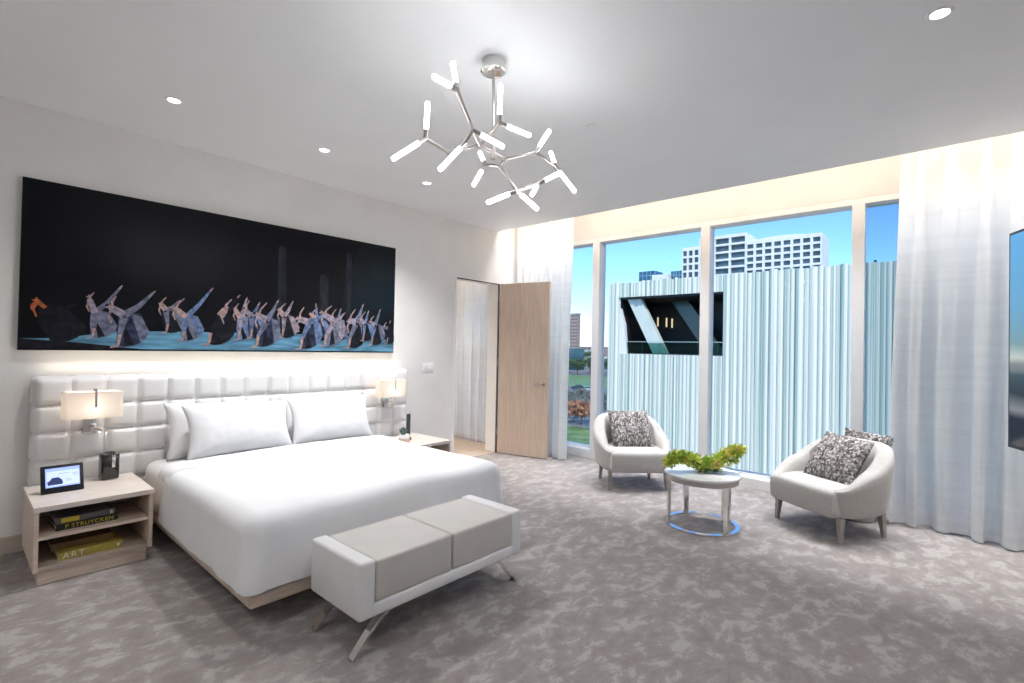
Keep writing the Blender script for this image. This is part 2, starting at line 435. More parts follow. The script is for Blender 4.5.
# ------------------------------------------------------------------ headboard
hb = MB()
X0, X1, Z0, Z1 = .398, 3.465, .045, 1.183
NC, NR, SUB = 16, 6, 10
tw, th = (X1 - X0) / NC, (Z1 - Z0) / NR
def hbpt(u, v):
    x = X0 + u * (X1 - X0); z = Z0 + v * (Z1 - Z0)
    a = (u * NC) % 1.0; b = (v * NR) % 1.0
    a = abs(2 * a - 1); b = abs(2 * b - 1)
    g = max(0.0, (1 - a ** 6) * (1 - b ** 6)) ** 0.5
    return (x, 4.668 - 0.034 * g, z)
hb.grid(hbpt, NC * SUB, NR * SUB)
hb.box(X0 + .004, X1 - .004, 4.672, YW - .004, Z0 + .004, Z1 - .004)
def edge_fn(side):
    def fn(u, v):
        if side == 'l' or side == 'r':
            z = Z0 + v * (Z1 - Z0); b = abs(2 * ((v * NR) % 1.0) - 1); g = max(0., 1 - b ** 6) ** .5 * math.sin(PI * u) ** .5
            return ((X0 - .016 * g) if side == 'l' else (X1 + .016 * g), 4.668 + u * (YW - .004 - 4.668), z)
        x = X0 + v * (X1 - X0); b = abs(2 * ((v * NC) % 1.0) - 1); g = max(0., 1 - b ** 6) ** .5 * math.sin(PI * u) ** .5
        return (x, 4.668 + u * (YW - .004 - 4.668), Z1 + .012 * g)
    return fn
hb.grid(edge_fn('l'), 10, NR * SUB); hb.grid(edge_fn('r'), 10, NR * SUB); hb.grid(edge_fn('t'), 10, NC * SUB)
o = hb.build('headboard', M['leather'], None, smooth=60, weld=True)
tag(o, 'wide white square-tufted leather headboard on the wall behind bed and nightstands', 'headboard')

# ------------------------------------------------------------------ bed
bx0, bx1, by0, by1 = 1.0, 2.94, 2.585, 4.63
bed = thing('bed', 'king bed on a low pale oak platform against the tufted headboard', 'bed', (1.97, 3.6, 0))
off = Matrix.Translation((-1.97, -3.6, 0))
MB().box(1.03, 2.85, 2.63, 4.62, .115, .185, .012, 3, M=off).build('platform', M['oak'], bed)
MB().box(1.25, 2.69, 2.95, 4.60, 0, .115, .004, M=off).build('plinth', M['charcoal'], bed)
mt = MB().box(1.005, 2.862, 2.64, 4.625, .185, .545, .085, 6, M=off); mt.build('mattress', M['sheet'], bed, smooth=80)
tag(bed.children[-1], 'mattress in a cream white fitted sheet')

def rounded_shell(x0, x1, y0, y1, z0, z1, r, n, post):
    """open-bottomed rounded box sampled finely, then shaped by post(p, normal)"""
    mb = MB()
    ix0, ix1, iy0, iy1, iz1 = x0 + r, x1 - r, y0 + r, y1 - r, z1 - r
    def rd(p):
        q = Vector((min(max(p[0], ix0), ix1), min(max(p[1], iy0), iy1), min(p[2], iz1)))
        dlt = Vector(p) - q
        nn = dlt.normalized() if dlt.length > 1e-9 else Vector((0, 0, 1))
        return post(q + nn * r, nn)
    lx = [x0 + (x1 - x0) * (0.5 - 0.5 * math.cos(PI * (0.5 * i / n + 0.5 * smoothstep(0, 1, i / n)))) for i in range(n + 1)]
    def dist(a, b, m, e=.22):
        k = 14; c_ = [a + e * i / k for i in range(k)]; mid = m - 2 * k
        c_ += [a + e + (b - a - 2 * e) * i / mid for i in range(mid + 1)]
        return c_ + [b - e + e * (i + 1) / k for i in range(k)]
    xs, ys, zs = dist(x0, x1, n), dist(y0, y1, n), [z0 + (z1 - z0) * i / 26 for i in range(27)]
    nx, ny, nz = len(xs) - 1, len(ys) - 1, 26
    mb.grid(lambda u, v: rd((xs[round(u * nx)], ys[round(v * ny)], z1)), nx, ny)
    for X in (x0, x1): mb.grid(lambda u, v: rd((X, ys[round(u * ny)], zs[round(v * nz)])), ny, nz)
    for Y in (y0, y1): mb.grid(lambda u, v: rd((xs[round(u * nx)], Y, zs[round(v * nz)])), nx, nz)
    return mb
dz0, dz1 = .207, .572
def duvet_post(p, n):
    h = max(0.0, min(1.0, (dz1 - p.z) / (dz1 - dz0)))
    side = smoothstep(.15, 1.0, h)
    hz = Vector((n.x, n.y, 0))
    q = p.copy()
    # drop slightly outward with soft vertical folds and a fuller corner fold
    fold = noise.noise(Vector((p.x * 5.5, p.y * 5.5, 0.3))) * .008 + noise.noise(Vector((p.x * 15, p.y * 15, 1.3))) * .006
    q += hz * (0.012 * side + fold * side)
    corner = abs(n.x) * abs(n.y) * 2 * (1 - abs(n.z))
    q += hz * corner * .03 * side
    ang = math.atan2(abs(n.y), abs(n.x) + 1e-6)
    q -= hz * .013 * side * math.exp(-((ang - .42) / .10) ** 2) * (1 if abs(n.x) * abs(n.y) > .02 else 0)
    wr = noise.noise(Vector((p.x * 2.2, p.y * 2.6, 4.0))) * .009 + noise.noise(Vector((p.x * 7 + p.y * 3, p.y * 6, 2.0))) * .0035
    q.z += wr * (1 - side) + .003 * noise.noise(Vector((p.x * 3, p.y * 3, 9))) * side
    q.z += 0.018 * math.exp(-((p.x - 1.97) / .8) ** 2) * (1 - side)
    return q
dv = rounded_shell(1.0, 2.868, 2.60, 4.12, dz0, dz1, .095, 64, duvet_post)
duvet = dv.build('duvet', M['linen'], None, smooth=180, weld=True)
tag(duvet, 'smooth white duvet hanging to the platform over the bed', 'duvet')
# turned-down top band of the sheet across the bed
def band(u, v):
    x = 1.0 + u * 1.868; y = 3.955 + v * .255 
    e = min(u, 1 - u)
    hx = max(0, (0.059 - e) / 0.059)
    x += (0.115 * (1 - math.cos(hx * PI / 2)) * 0)
    z = dz1 + .012 + .018 * math.exp(-((x - 1.97) / .8) ** 2) + .004 * noise.noise(Vector((x * 5, y * 7, 3)))
    rr = .095
    if x < 1.0 + rr: z -= rr - math.sqrt(max(0, rr * rr - (1.0 + rr - x) ** 2))
    if x > 2.868 - rr: z -= rr - math.sqrt(max(0, rr * rr - (x - 2.868 + rr) ** 2))
    z -= .010 * (1 - math.sin(PI * min(1, max(0, v)))) ** 3
    return (x, y, z)
bd = MB(); bd.grid(band, 80, 12)
o = bd.build('turned_band', M['linen'], duvet, smooth=180)
o.modifiers.new('thick', 'SOLIDIFY').thickness = .008

def pillow(a, b, t, seed, wr=.006, pin=.07, n=40):
    mb = MB()
    def fn(sgn):
        def g(u, v):
            U, V = 2 * u - 1, 2 * v - 1
            x = a * U * (1 - pin * (1 - V * V) ** 1.0 * U * U)
            z = b * V * (1 - pin * (1 - U * U) * V * V)
            th_ = t * max(0., (1 - abs(U) ** 2.6)) ** .55 * max(0., (1 - abs(V) ** 2.4)) ** .55
            w_ = wr * noise.noise(Vector((x * 9 + seed, z * 9, sgn))) * (1 - max(abs(U), abs(V)) ** 4) + .4 * wr * noise.noise(Vector((x * 24 + seed, z * 20, sgn + 5)))
            e = max(abs(U), abs(V))
            return (x, sgn * (th_ + w_ * min(1, (1 - e) * 8)), z)
        return g
    mb.grid(fn(-1), n, n); mb.grid(fn(1), n, n)
    return mb
def bed_pillow(cx, yb, zb, a, b, lean, yaw, seed, label):
    mb = pillow(a, b, .095, seed, pin=.10)
    # rests on its long lower edge and leans back towards the headboard
    for i, p in enumerate(mb.v): mb.v[i] = (p[0], p[1], p[2] + b)
    o = mb.build('pillow', M['linen'], None, smooth=180, weld=True, loc=(cx, yb, zb), rot=(-lean, 0, yaw))
    tag(o, label, 'pillow', 'white bed pillows')
bed_pillow(1.515, 4.455, .545, .405, .222, .27, .02, 3, 'white pillow at the back on the left half of the bed')
bed_pillow(2.395, 4.455, .545, .405, .222, .27, -.02, 9, 'white pillow at the back on the right half of the bed')
bed_pillow(1.592, 4.25, .560, .41, .215, .33, .03, 17, 'front white pillow leaning on the left half of the bed')
bed_pillow(2.38, 4.26, .560, .40, .215, .33, -.01, 29, 'front white pillow leaning on the right half of the bed')

# ------------------------------------------------------------------ nightstands
def nightstand(x, label):
    t = thing('nightstand', label, 'nightstand', (x, 4.0, 0), 0, 'oak nightstands beside the bed')
    w2, dp = .289, .62
    MB().box(-w2 - .004, w2 + .004, -.006, dp, .435, .466, .002).build('top', M['oak_top'], t, smooth=0)
    for s in (-1, 1):
        MB().box(s * w2 - (.022 if s > 0 else 0), s * w2 + (.022 if s < 0 else 0), 0, dp, .085, .435, .0015).build('side_panel', M['oak'], t, smooth=0)
    MB().box(-w2 + .022, w2 - .022, .006, dp, .085, .107, .001).build('bottom_panel', M['oak_in'], t, smooth=0)
    MB().box(-w2 + .022, w2 - .022, .004, dp - .14, .268, .288, .001).build('shelf', M['oak'], t, smooth=0)
    MB().box(-w2 + .022, w2 - .022, dp - .02, dp, .107, .435).build('back_panel', M['oak_in'], t, smooth=0)
    MB().box(-w2 + .025, w2 - .025, .03, dp - .02, 0, .085, .001).build('plinth', M['oak'], t, smooth=0)
    return t
ns = nightstand(.646, 'oak nightstand with books on its shelves, left of the bed')
nsr = dup(ns, (3.265, 4.0, 0), 0, 'oak nightstand half hidden behind the far side of the bed')

# tablet display
td = thing('tablet_display', 'small black tabletop display with a lit blue screen on the left nightstand', 'display', (.515, 4.30, .466), .03)
tl = Matrix.Rotation(-.34, 4, 'X')
MB().box(-.105, .105, -.008, .012, .002, .178, .006, 3, M=tl).build('bezel', M['black'], td)
st = MB().prism([(-.04, 0), (.045, 0), (.045, .01), (-.012, .12), (-.022, .12)], .10, M=Matrix.Translation((.05, .088, 0)) @ Matrix.Rotation(PI / 2, 4, 'Z') ); st.build('stand', M['black'], td)
M['screen'] = emis('screen_glow', (0.20, 0.27, 0.62), 1.0)
M['screen_w'] = emis('screen_white', (0.33, 0.40, 0.74), 1.0)
M['screen_d'] = emis('screen_dark', (0.02, 0.03, 0.10), 0.6)
sc_ = MB().box(-.083, .085, -.0092, -.008, .038, .158, M=tl)
sc_.box(-.077, .082, -.0096, -.009, .046, .138, mi=1, M=tl)
sc_.prism([(-.072, .052), (-.003, .052), (.002, .062), (-.004, .082), (-.02, .098), (-.05, .098), (-.062, .082), (-.075, .074)], -.0004, mi=2, M=tl @ Matrix.Translation((0, -.0097, 0)))
for (a, b, z) in ((.045, .078, .112), (.05, .074, .1), (.015, .04, .08), (.015, .045, .07), (-.02, .03, .118)):
    sc_.box(a, b, -.0101, -.0096, z, z + .005, mi=0, M=tl)
sc_.build('screen', [M['screen'], M['screen_w'], M['screen_d']], td, smooth=0)

# speaker / clock block
sp = thing('speaker', 'dark smoked glass block speaker on the left nightstand', 'speaker', (.782, 4.505, .466), .1)
s_ = MB().box(-.052, .052, -.045, .045, .0, .185, .016, 4); s_.build('body', M['gloss_black'], sp)
MB().box(-.05, .05, -.043, .043, .0, .05, .016, 4, M=Matrix.Scale(1.03, 4)).build('base_ring', M['charcoal'], sp)
MB().box(.004, .024, -.0475, -.0445, .085, .172, .001).build('highlight_strip', M['chrome'], sp)  # bright strip stands in for the highlight on the glossy body
MB().lathe([(.034, .183), (.034, .188), (.028, .190)], 24).build('top_dial', M['black'], sp)

# books
def book(loc, rz, w, d, h, cover, label, group, spine=None):
    t = thing('book', label, 'book', loc, rz, group)
    MB().box(-w / 2 + .004, w / 2 - .004, .004, d - .004, .003, h - .003).build('page_block', M['page'], t, smooth=0)
    cv = MB().box(-w / 2, w / 2, 0, d, 0, .0035, .0006); cv.box(-w / 2, w / 2, 0, d, h - .0035, h, .0006); cv.box(-w / 2, w / 2, -.002, .003, 0, h, .001)
    cv.build('cover', cover, t, smooth=0)
    return t
bx = .61
RX = (PI / 2, 0, 0)
b1 = book((bx, 4.07, .288), .04, .30, .24, .036, M['book_black'], 'black book with yellow lettering on its spine, lower on the top shelf', 'books on the left nightstand')
text('lettering', 'P STRUYCKEN', .034, M['yellow'], b1, (.01, -.0026, .018), RX, space=1.12)
b2 = book((bx - .005, 4.085, .324), .05, .29, .23, .036, M['book_grey'], 'grey book with a yellow patch on its spine, stacked on the black book', 'books on the left nightstand')
MB().box(-.12, -.035, -.0035, -.0022, .005, .032).build('spine_patch', M['yellow'], b2, smooth=0)
tag(b2.children[-1], 'yellow patch on the spine')
MB().box(.118, .132, -.0035, -.0022, .008, .030).build('spine_mark', M['white_print'], b2, smooth=0)
b3 = book((bx + .02, 4.06, .107), .03, .315, .26, .047, M['book_gold'], 'gold book with the word ART on its spine, on the bottom shelf', 'books on the left nightstand')
text('lettering', 'ART', .05, M['white_print'], b3, (-.085, -.0026, .023), RX, space=1.25)
MB().box(.128, .142, -.0035, -.0022, .014, .032).build('spine_mark', M['white_print'], b3, smooth=0)
b4 = book((bx - .012, 4.13, .154), .02, .30, .24, .04, M['book_brown'], 'brown book lying on the gold ART book', 'books on the left nightstand')

# things on the far nightstand
pt = thing('potted_succulent', 'tiny succulent in a white and blush pot on the far nightstand', 'plant', (3.118, 4.22, .466))
MB().lathe([(.036, 0), (.046, .01), (.049, .045), (.044, .046), (.04, .04)], 28).build('pot', M['pot'], pt)
MB().lathe([(.0492, .046), (.046, .078), (.040, .085), (.036, .08)], 28).build('pot_collar', M['pot_white'], pt)
lf = MB()
for k in range(14):
    a = k * 2.4; r = .004 + .0018 * k; L_ = .085 - .002 * k
    lf.tube([(r * .3 * math.cos(a) - .012, r * .3 * math.sin(a), .075), (r * math.cos(a) - .012, r * math.sin(a), .075 + L_ * .6), (r * 1.7 * math.cos(a) - .012, r * 1.7 * math.sin(a), .075 + L_)], [.008, .011, .002], 8)
lf.build('leaves', M['succulent'], pt)
pt.scale = (1.15, 1.15, 1.0)
ph = thing('phone_handset', 'upright black cordless handset on the far nightstand', 'phone', (3.235, 4.31, .466))
MB().box(-.028, .028, -.022, .026, 0, .028, .006, 3).build('base', M['charcoal'], ph)
MB().box(-.022, .022, -.010, .012, .02, .275, .008, 3).build('handset', M['charcoal'], ph)

# ------------------------------------------------------------------ wall lamps on the headboard
def wall_lamp(x, label):
    t = thing('wall_lamp', label, 'lamp', (x, 4.632, .80), 0, 'wall lamps on the headboard')
    sh = MB()
    n = 48
    def sect(k):
        a = 2 * PI * k / n; c_, s_ = math.cos(a), math.sin(a); p = 2 / 9
        return (.164 * math.copysign(abs(c_) ** p, c_), -.115 + .062 * math.copysign(abs(s_) ** p, s_))
    for sc, flip in ((1.0, 0), (.975, 1)):
        vs, fs = [], []
        for z in (.105, .29):
            for k in range(n):
                x_, y_ = sect(k); vs.append((x_ * sc, -.115 + (y_ + .115) * sc, z))
        for k in range(n): fs.append([k, (k + 1) % n, n + (k + 1) % n, n + k])
        sh.add(vs, fs)
    sh.build('lamp_shade', M['shade'], t, smooth=30)
    df_ = MB().box(-.155, .155, -.170, -.06, .109, .1105); df_.build('added_diffuser', M['shade'], t, smooth=0); MB().box(-.155, .155, -.170, -.06, .2845, .286).build('added_diffuser', M['shade'], t, smooth=0)  # added sheets closing the shade, to soften the light it spills
    bp = MB().box(-.036, .036, -.022, .012, -.015, .125, .003); bp.box(-.012, .012, -.115, -.01, .085, .098, .002); bp.build('backplate', M['chrome'], t)
    st = MB().bar([(0.006, -.115, .31), (0.006, -.184, .31), (0.006, -.184, .30), (0.006, -.184, .185)], .011, .005, up=(1, 0, 0)); st.bar([(.006, -.115, .09), (.006, -.115, .313)], .012, .006, up=(1, 0, 0)); st.build('strap', M['chrome'], t, smooth=0)
    rd_ = MB().tube([(0, -.022, .03), (.006, -.055, .03), (.035, -.075, .022)], .006, 10); rd_.tube([(.020, -.066, .026), (.062, -.094, .014)], [.013, .015], 16); rd_.build('reading_light', M['chrome'], t)
    bl = MB(); bl.lathe([(.002, -.05), (.018, -.04), (.026, -.015), (.02, .01), (.012, .03)], 16, M=Matrix.Translation((0, -.115, .19))); bl.build('bulb', M['bulb'], t)
    return t
wl = wall_lamp(.685, 'lit wall lamp with a boxy white shade above the left nightstand')
wr_ = dup(wl, (3.155, 4.632, .80), 0, 'lit wall lamp with a boxy white shade near the doorway')
def light(name, typ, loc, energy, col, rot=(0, 0, 0), **kw):
    L = bpy.data.lights.new(name, typ); L.energy = energy; L.color = col
    for k, v in kw.items(): setattr(L, k, v)
    o = bpy.data.objects.new(name, L); COL.objects.link(o); o.location = loc; o.rotation_euler = rot
    return o
# ------------------------------------------------------------------ picture above the bed
pc = thing('picture', 'wide unframed photograph of bending dancers on a dark stage above the headboard', 'picture', (.312, 4.735, 1.372))
PW, PH = 3.013, 1.175
MB().box(0, PW, .0006, .03, 0, PH).build('acrylic_panel', mat('acrylic_edge', (.45, .50, .46), .2, var=.03, scale=10), pc, smooth=0)
MB().box(.2, PW - .2, .03, .0415, .2, PH - .2).build('mount_rail', M['charcoal'], pc, smooth=0)
pm = {}
def pmat(name, c, **k):
    pm[name] = mat('print_' + name, c, .25, spec=.12, **k)
pmat('black', (.006, .006, .008), var=.2, scale=3)
pmat('stage', (.10, .24, .36), var=.45, scale=4, stretch=(1, 1, 6))
pmat('haze', (.022, .026, .034), col2=(.008, .009, .012), scale=8, stretch=(2, 1, .6))
pmat('teal', (.009, .015, .019), col2=(.006, .006, .008), scale=1.6)
pmat('skin', (.34, .235, .225), var=.4, scale=30)
pmat('warm', (.42, .12, .045), var=.4, scale=30)
pmat('navy', (.028, .034, .065), var=.6, scale=22)
pmat('slate', (.13, .14, .20), var=.5, scale=22)
pmat('dark', (.013, .013, .018), var=.4, scale=20)
pmat('mauve', (.26, .22, .27), var=.5, scale=26)
pmat('blue', (.12, .17, .30), var=.5, scale=24)
order = list(pm)
pr = MB(); lay = [0.0]
def poly(pts, m, new=True):
    if new: lay[0] -= 0.00006
    pr.add([(x - .312, lay[0], z - 1.372) for x, z in pts], [list(range(len(pts)))], order.index(m))
def limb(a, b, w0, w1, m):
    a, b = Vector(a), Vector(b); d_ = (b - a); n_ = Vector((-d_.y, d_.x)).normalized()
    pts = [a + n_ * w0, a - n_ * w0]
    for k in range(5):
        an = -PI / 2 + PI * k / 4
        pts.append(b + n_ * w1 * math.sin(an) + d_.normalized() * w1 * math.cos(an))
    poly(pts, m)
def ell(c_, a, b, rot, m):
    pts = []
    for k in range(20):
        t_ = 2 * PI * k / 20; x, z = a * math.cos(t_), b * math.sin(t_)
        pts.append((c_[0] + x * math.cos(rot) - z * math.sin(rot), c_[1] + x * math.sin(rot) + z * math.cos(rot)))
    poly(pts, m)
poly([(.312, 1.372), (3.325, 1.372), (3.325, 2.547), (.312, 2.547)], 'black')
poly([(2.62, 1.5), (3.325, 1.5), (3.325, 2.547), (2.9, 2.547), (2.72, 2.1)], 'teal')  # reflection of the windows, painted into the print
poly([(.312, 1.385), (3.325, 1.385), (3.325, 1.50), (3.0, 1.545), (2.2, 1.545), (1.2, 1.53), (.85, 1.52), (.55, 1.46), (.312, 1.45)], 'stage')
poly([(.312, 1.385), (1.0, 1.385), (.62, 1.43), (.312, 1.45)], 'dark')
for x0, x1, zt in ((2.03, 2.10, 2.37), (2.44, 2.53, 2.15), (2.725, 2.78, 2.42)): poly([(x0, 1.55), (x1 + .01, 1.55), (x1, zt - .03), ((x0 + x1) / 2, zt), (x0, zt - .02)], 'haze')
D = [((0.474, 1.429), (0.445, 1.665), (0.391, 1.722), (0.601, 1.697), 'dark', 'warm', 'dark'), ((0.695, 1.463), (0.714, 1.647), (0.671, 1.768), (0.856, 1.846), 'slate', 'mauve', 'slate'),
     ((1.152, 1.516), (1.154, 1.7), (1.112, 1.753), (1.235, 1.771), 'dark', 'skin', 'slate'), ((0.842, 1.40), (0.885, 1.643), (0.788, 1.704), (1.064, 1.828), 'navy', 'mauve', 'slate'),
     ((1.264, 1.455), (1.294, 1.652), (1.194, 1.735), (1.473, 1.892), 'slate', 'skin', 'blue'), ((2.071, 1.502), (2.094, 1.71), (2.037, 1.771), (2.166, 1.838), 'dark', 'skin', 'mauve'),
     ((1.454, 1.426), (1.547, 1.676), (1.593, 1.748), (1.687, 1.852), 'dark', 'skin', 'dark'), ((1.688, 1.474), (1.708, 1.668), (1.657, 1.753), (1.754, 1.831), 'blue', 'skin', 'mauve'),
     ((1.79, 1.49), (1.80, 1.69), (1.74, 1.75), (1.86, 1.80), 'navy', 'mauve', 'blue'), ((1.841, 1.414), (1.931, 1.663), (1.833, 1.712), (2.026, 1.836), 'navy', 'mauve', 'slate'),
     ((2.40, 1.48), (2.42, 1.69), (2.34, 1.75), (2.40, 1.83), 'navy', 'skin', 'blue'), ((2.245, 1.401), (2.328, 1.665), (2.208, 1.697), (2.48, 1.753), 'navy', 'mauve', 'blue'),
     ((2.60, 1.49), (2.62, 1.68), (2.55, 1.74), (2.66, 1.80), 'dark', 'skin', 'slate'), ((2.489, 1.434), (2.589, 1.689), (2.448, 1.771), (2.698, 1.767), 'slate', 'mauve', 'mauve'),
     ((2.752, 1.418), (2.837, 1.692), (2.744, 1.702), (2.915, 1.866), 'dark', 'mauve', 'slate'), ((3.024, 1.454), (3.067, 1.671), (2.992, 1.70), (3.126, 1.827), 'dark', 'mauve', 'slate'),
     ((3.22, 1.47), (3.23, 1.64), (3.17, 1.66), (3.26, 1.71), 'dark', 'slate', 'dark'), ((2.92, 1.50), (2.94, 1.68), (2.88, 1.74), (2.98, 1.80), 'dark', 'mauve', 'blue')]
rnd = random.Random(4)
def blob(c_, a, b, rot, m, flat=0.0):
    pts = []
    for k in range(22):
        t_ = 2 * PI * k / 22; x, z = a * math.cos(t_), b * math.sin(t_) * (1 - flat * math.cos(t_))
        pts.append((min(3.318, c_[0] + x * math.cos(rot) - z * math.sin(rot)), c_[1] + x * math.sin(rot) + z * math.cos(rot)))
    poly(pts, m)
for ft, hp, hd, tp, sk, bd_, lg in D:
    ft, hp, hd, tp = map(Vector, (ft, hp, hd, tp)); s = (hp - ft).length / .23
    V = lambda x, z: Vector((x * s, z * s))
    first = bd_ == 'warm'
    mid = ft.lerp(hp, .52) + V(.075, 0)
    hem = [(.0, .0), (.045, -.012), (.095, -.004), (.14, .022), (.175, .062), (.19, .105)]
    poly([hp + V(-.03, .01), hp + V(.03, .03), hp + V(.10, .01)] + [Vector((min(3.318, ft.x + a * s), ft.y + (b + .012) * s)) for a, b in hem[::-1]] + [hp + V(-.035, -.1)], sk)   # skirt swinging out
    poly([hp + V(.04, .012), hp + V(.10, -.005)] + [Vector((min(3.318, ft.x + a * s), ft.y + (b + .012) * s)) for a, b in hem[:2:-1]], lg if not first else 'dark')
    poly([hp + V(-.01, -.03), Vector((min(3.318, ft.x + .10 * s), ft.y + .02 * s)), Vector((min(3.318, ft.x + .05 * s), ft.y + .004 * s))], 'dark')
    limb(hp + V(0, -.02), ft + V(.02, .09), .024 * s, .014 * s, lg if not first else 'dark'); limb(ft + V(.02, .09), ft + V(.012, .02), .012 * s, .008 * s, 'skin' if not first else 'dark')     # standing leg
    limb(ft + V(.012, .008), ft + V(-.03, -.002), .009 * s, .005 * s, 'skin' if not first else 'dark')
    knee = hp.lerp(tp, .5) + V(.0, -.018)
    limb(hp, knee, .026 * s, .017 * s, lg); limb(knee, tp, .017 * s, .007, lg)   # raised leg
    limb(tp - (tp - hp).normalized() * .01, tp + (tp - hp).normalized() * .02, .007, .004, 'skin' if not first else 'dark')
    sh = hd + (hp - hd) * .26
    limb(hp, sh, (.027 if not first else .011) * s, (.022 if not first else .014) * s, bd_)                                        # bent torso
    blob(hd, .016 * s, .012 * s, .7, 'warm' if first else 'skin'); blob(hd + V(-.007, .006), .013 * s, .008 * s, .7, 'dark')
    up_ = sh + V(.07 * rnd.uniform(.2, 1), .10 * rnd.uniform(.7, 1.1)) if not first else sh + V(-.03, -.05)
    el = sh.lerp(up_, .5) + V(-.012, .0)
    limb(sh, el, .010 * s, .007 * s, 'warm' if first else 'skin'); limb(el, up_, .007 * s, .004 * s, 'warm' if first else 'skin')
    el = sh + V(-.022, -.05); limb(sh, el, .009 * s, .007 * s, 'warm' if first else bd_); limb(el, el + V(.018, -.05), .007 * s, .004 * s, 'warm' if first else 'skin')
pr.build('print', [pm[k] for k in order], pc, smooth=0)

# ------------------------------------------------------------------ bench
bn = thing('bench', 'white leather bench with two taupe seat cushions on chrome legs at the bed foot', 'bench', (1.828, 2.25, 0))
bl_, bd2, zb, zt = .562, .232, .185, .452
shell = MB()
# U-shaped body: two end panels joined by a bottom
shell.box(-bl_, -bl_ + .085, -bd2, bd2, zb, zt, .016, 4); shell.box(bl_ - .085, bl_, -bd2, bd2, zb, zt, .016, 4); 
shell.box(-bl_ + .02, bl_ - .02, -bd2 + .0015, bd2 - .0015, zb + .0012, zb + .065, .012, 3)
shell.build('body', M['bench_white'], bn, smooth=50)
for s in (-1, 1):
    x0, x1 = (-bl_ + .087, -.002) if s < 0 else (.002, bl_ - .087)
    cu = MB().box(x0, x1, -bd2 + .004, bd2 - .012, zb + .066, zt - .006, .014, 4); cu.build('cushion', M['bench_cushion'], bn, smooth=50)
    for sy in (-1, 1):
        y = sy * (bd2 - .055)
        pts = [(s * .565, 0), (s * .445, .128), (s * .42, .148), (s * .39, .162), (s * .35, .170), (s * .27, .174), (s * .10, .175)]
        MB().bar([(x, y, z + .004) for x, z in pts], .042, .012, up=(0, 1, 0)).build('leg', M['chrome'], bn, smooth=40)
        tag(bn.children[-1], 'splayed flat chrome leg')

# ------------------------------------------------------------------ armchairs
def armchair(loc, rz, label):
    t = thing('armchair', label, 'armchair', loc, rz, 'tub armchairs by the window')
    AX, AY = .385, .36
    PH_ = math.radians(142)
    NS = 72
    def plan(phi, r=1.0):        # superellipse plan, phi = 0 at the back (+y)
        c_, s_ = math.cos(phi), math.sin(phi); p = 2 / 2.6
        return Vector((r * AX * math.copysign(abs(s_) ** p, s_), r * AY * math.copysign(abs(c_) ** p, c_), 0))
    def rim(phi):
        k = abs(phi) / PH_
        return .40 + .325 * (1 - smoothstep(.16, .99, k)) 
    sh = MB()
    secs = []
    for i in range(NS + 1):
        phi = -PH_ + 2 * PH_ * i / NS
        e = smoothstep(1.0, .80, abs(phi) / PH_) if abs(phi) / PH_ > .80 else 1.0
        p = plan(phi); nrm = Vector((p.x / AX ** 2, p.y / AY ** 2, 0)).normalized()
        zr = rim(phi); th_ = .030 + .035 * smoothstep(1.0, .55, abs(phi) / PH_)
        lean = .035 * (zr - .40) / .325
        def q(o_, z): 
            return (p.x + nrm.x * o_, p.y + nrm.y * o_, z)
        sec = [q(-.12, .185), q(-.055, .190), q(-.022, .215), q(-.006, .27), q(.004, .34), q(.004 + lean * .3, .385)]
        zz = zr - .39
        sec += [q(.006 + lean * .6, .39 + zz * .45), q(lean, .39 + zz * .8)]
        for a in range(1, 6):
            an = PI * a / 6
            sec.append(q(lean - th_ + th_ * math.cos(an), zr - .02 + .03 * math.sin(an)))
        sec += [q(lean * .6 - 2 * th_ - .004, .37 + (zr - .37) * .6), q(-2 * th_ - .01, .36), q(-2 * th_ - .01, .28), q(-.12, .24)]
        secs.append(sec)
    n_ = len(secs[0]); vs = [v for s_ in secs for v in s_]; fs = []
    for i in range(NS):
        for k in range(n_):
            a, b = i * n_ + k, i * n_ + (k + 1) % n_
            fs.append([a, b, b + n_, a + n_])
    fs.append(list(range(n_))[::-1]); fs.append([NS * n_ + k for k in range(n_)])
    sh.add(vs, fs); sh.build('shell', M['chair'], t, smooth=60)
    # seat: full plan with a gently bowed front
    se = MB(); ring = []
    for i in range(64):
        a = 2 * PI * i / 64
        p = plan(a, .90)
        if p.y < 0:
            k = abs(p.x) / (AX * .9)
            p.y = -.335 * (1 - .06 * k * k) if abs(p.x) < AX * .80 else max(p.y, -.325)
        ring.append(p)
    ring = ring
    prof = [(.80, .190), (.93, .195), (.985, .215), (1.0, .26), (1.005, .33), (1.0, .365), (.985, .387), (.95, .401), (.80, .410), (.4, .416), (0.02, .416)]
    vs, fs = [], []
    for sc, z in prof:
        for p in ring: vs.append((p.x * sc, p.y * sc, z))
    n_ = 64
    for i in range(len(prof) - 1):
        for k in range(n_): fs.append([i * n_ + k, i * n_ + (k + 1) % n_, (i + 1) * n_ + (k + 1) % n_, (i + 1) * n_ + k])
    fs.append(list(range(n_))[::-1]); fs.append([(len(prof) - 1) * n_ + k for k in range(n_)])
    se.add(vs, fs); se.build('seat', M['chair_seat'], t, smooth=60)
    for sx in (-1, 1):
        for y in (-.225, .225):
            lg = MB(); cx_, cy_ = sx * (.295 if y < 0 else .27), y
            ox, oy = sx * .012, (-.01 if y < 0 else .015)
            vs = []
            for (z, h, kx) in ((0, .013, 1), (.195, .022, 0)):
                for a, b in ((-1, -1), (1, -1), (1, 1), (-1, 1)): vs.append((cx_ + ox * kx + a * h, cy_ + oy * kx + b * h, z))
            lg.add(vs, [[3, 2, 1, 0], [4, 5, 6, 7]] + [[k, (k + 1) % 4, 4 + (k + 1) % 4, 4 + k] for k in range(4)])
            lg.build('leg', M['chair_leg'], t, smooth=0)
    return t
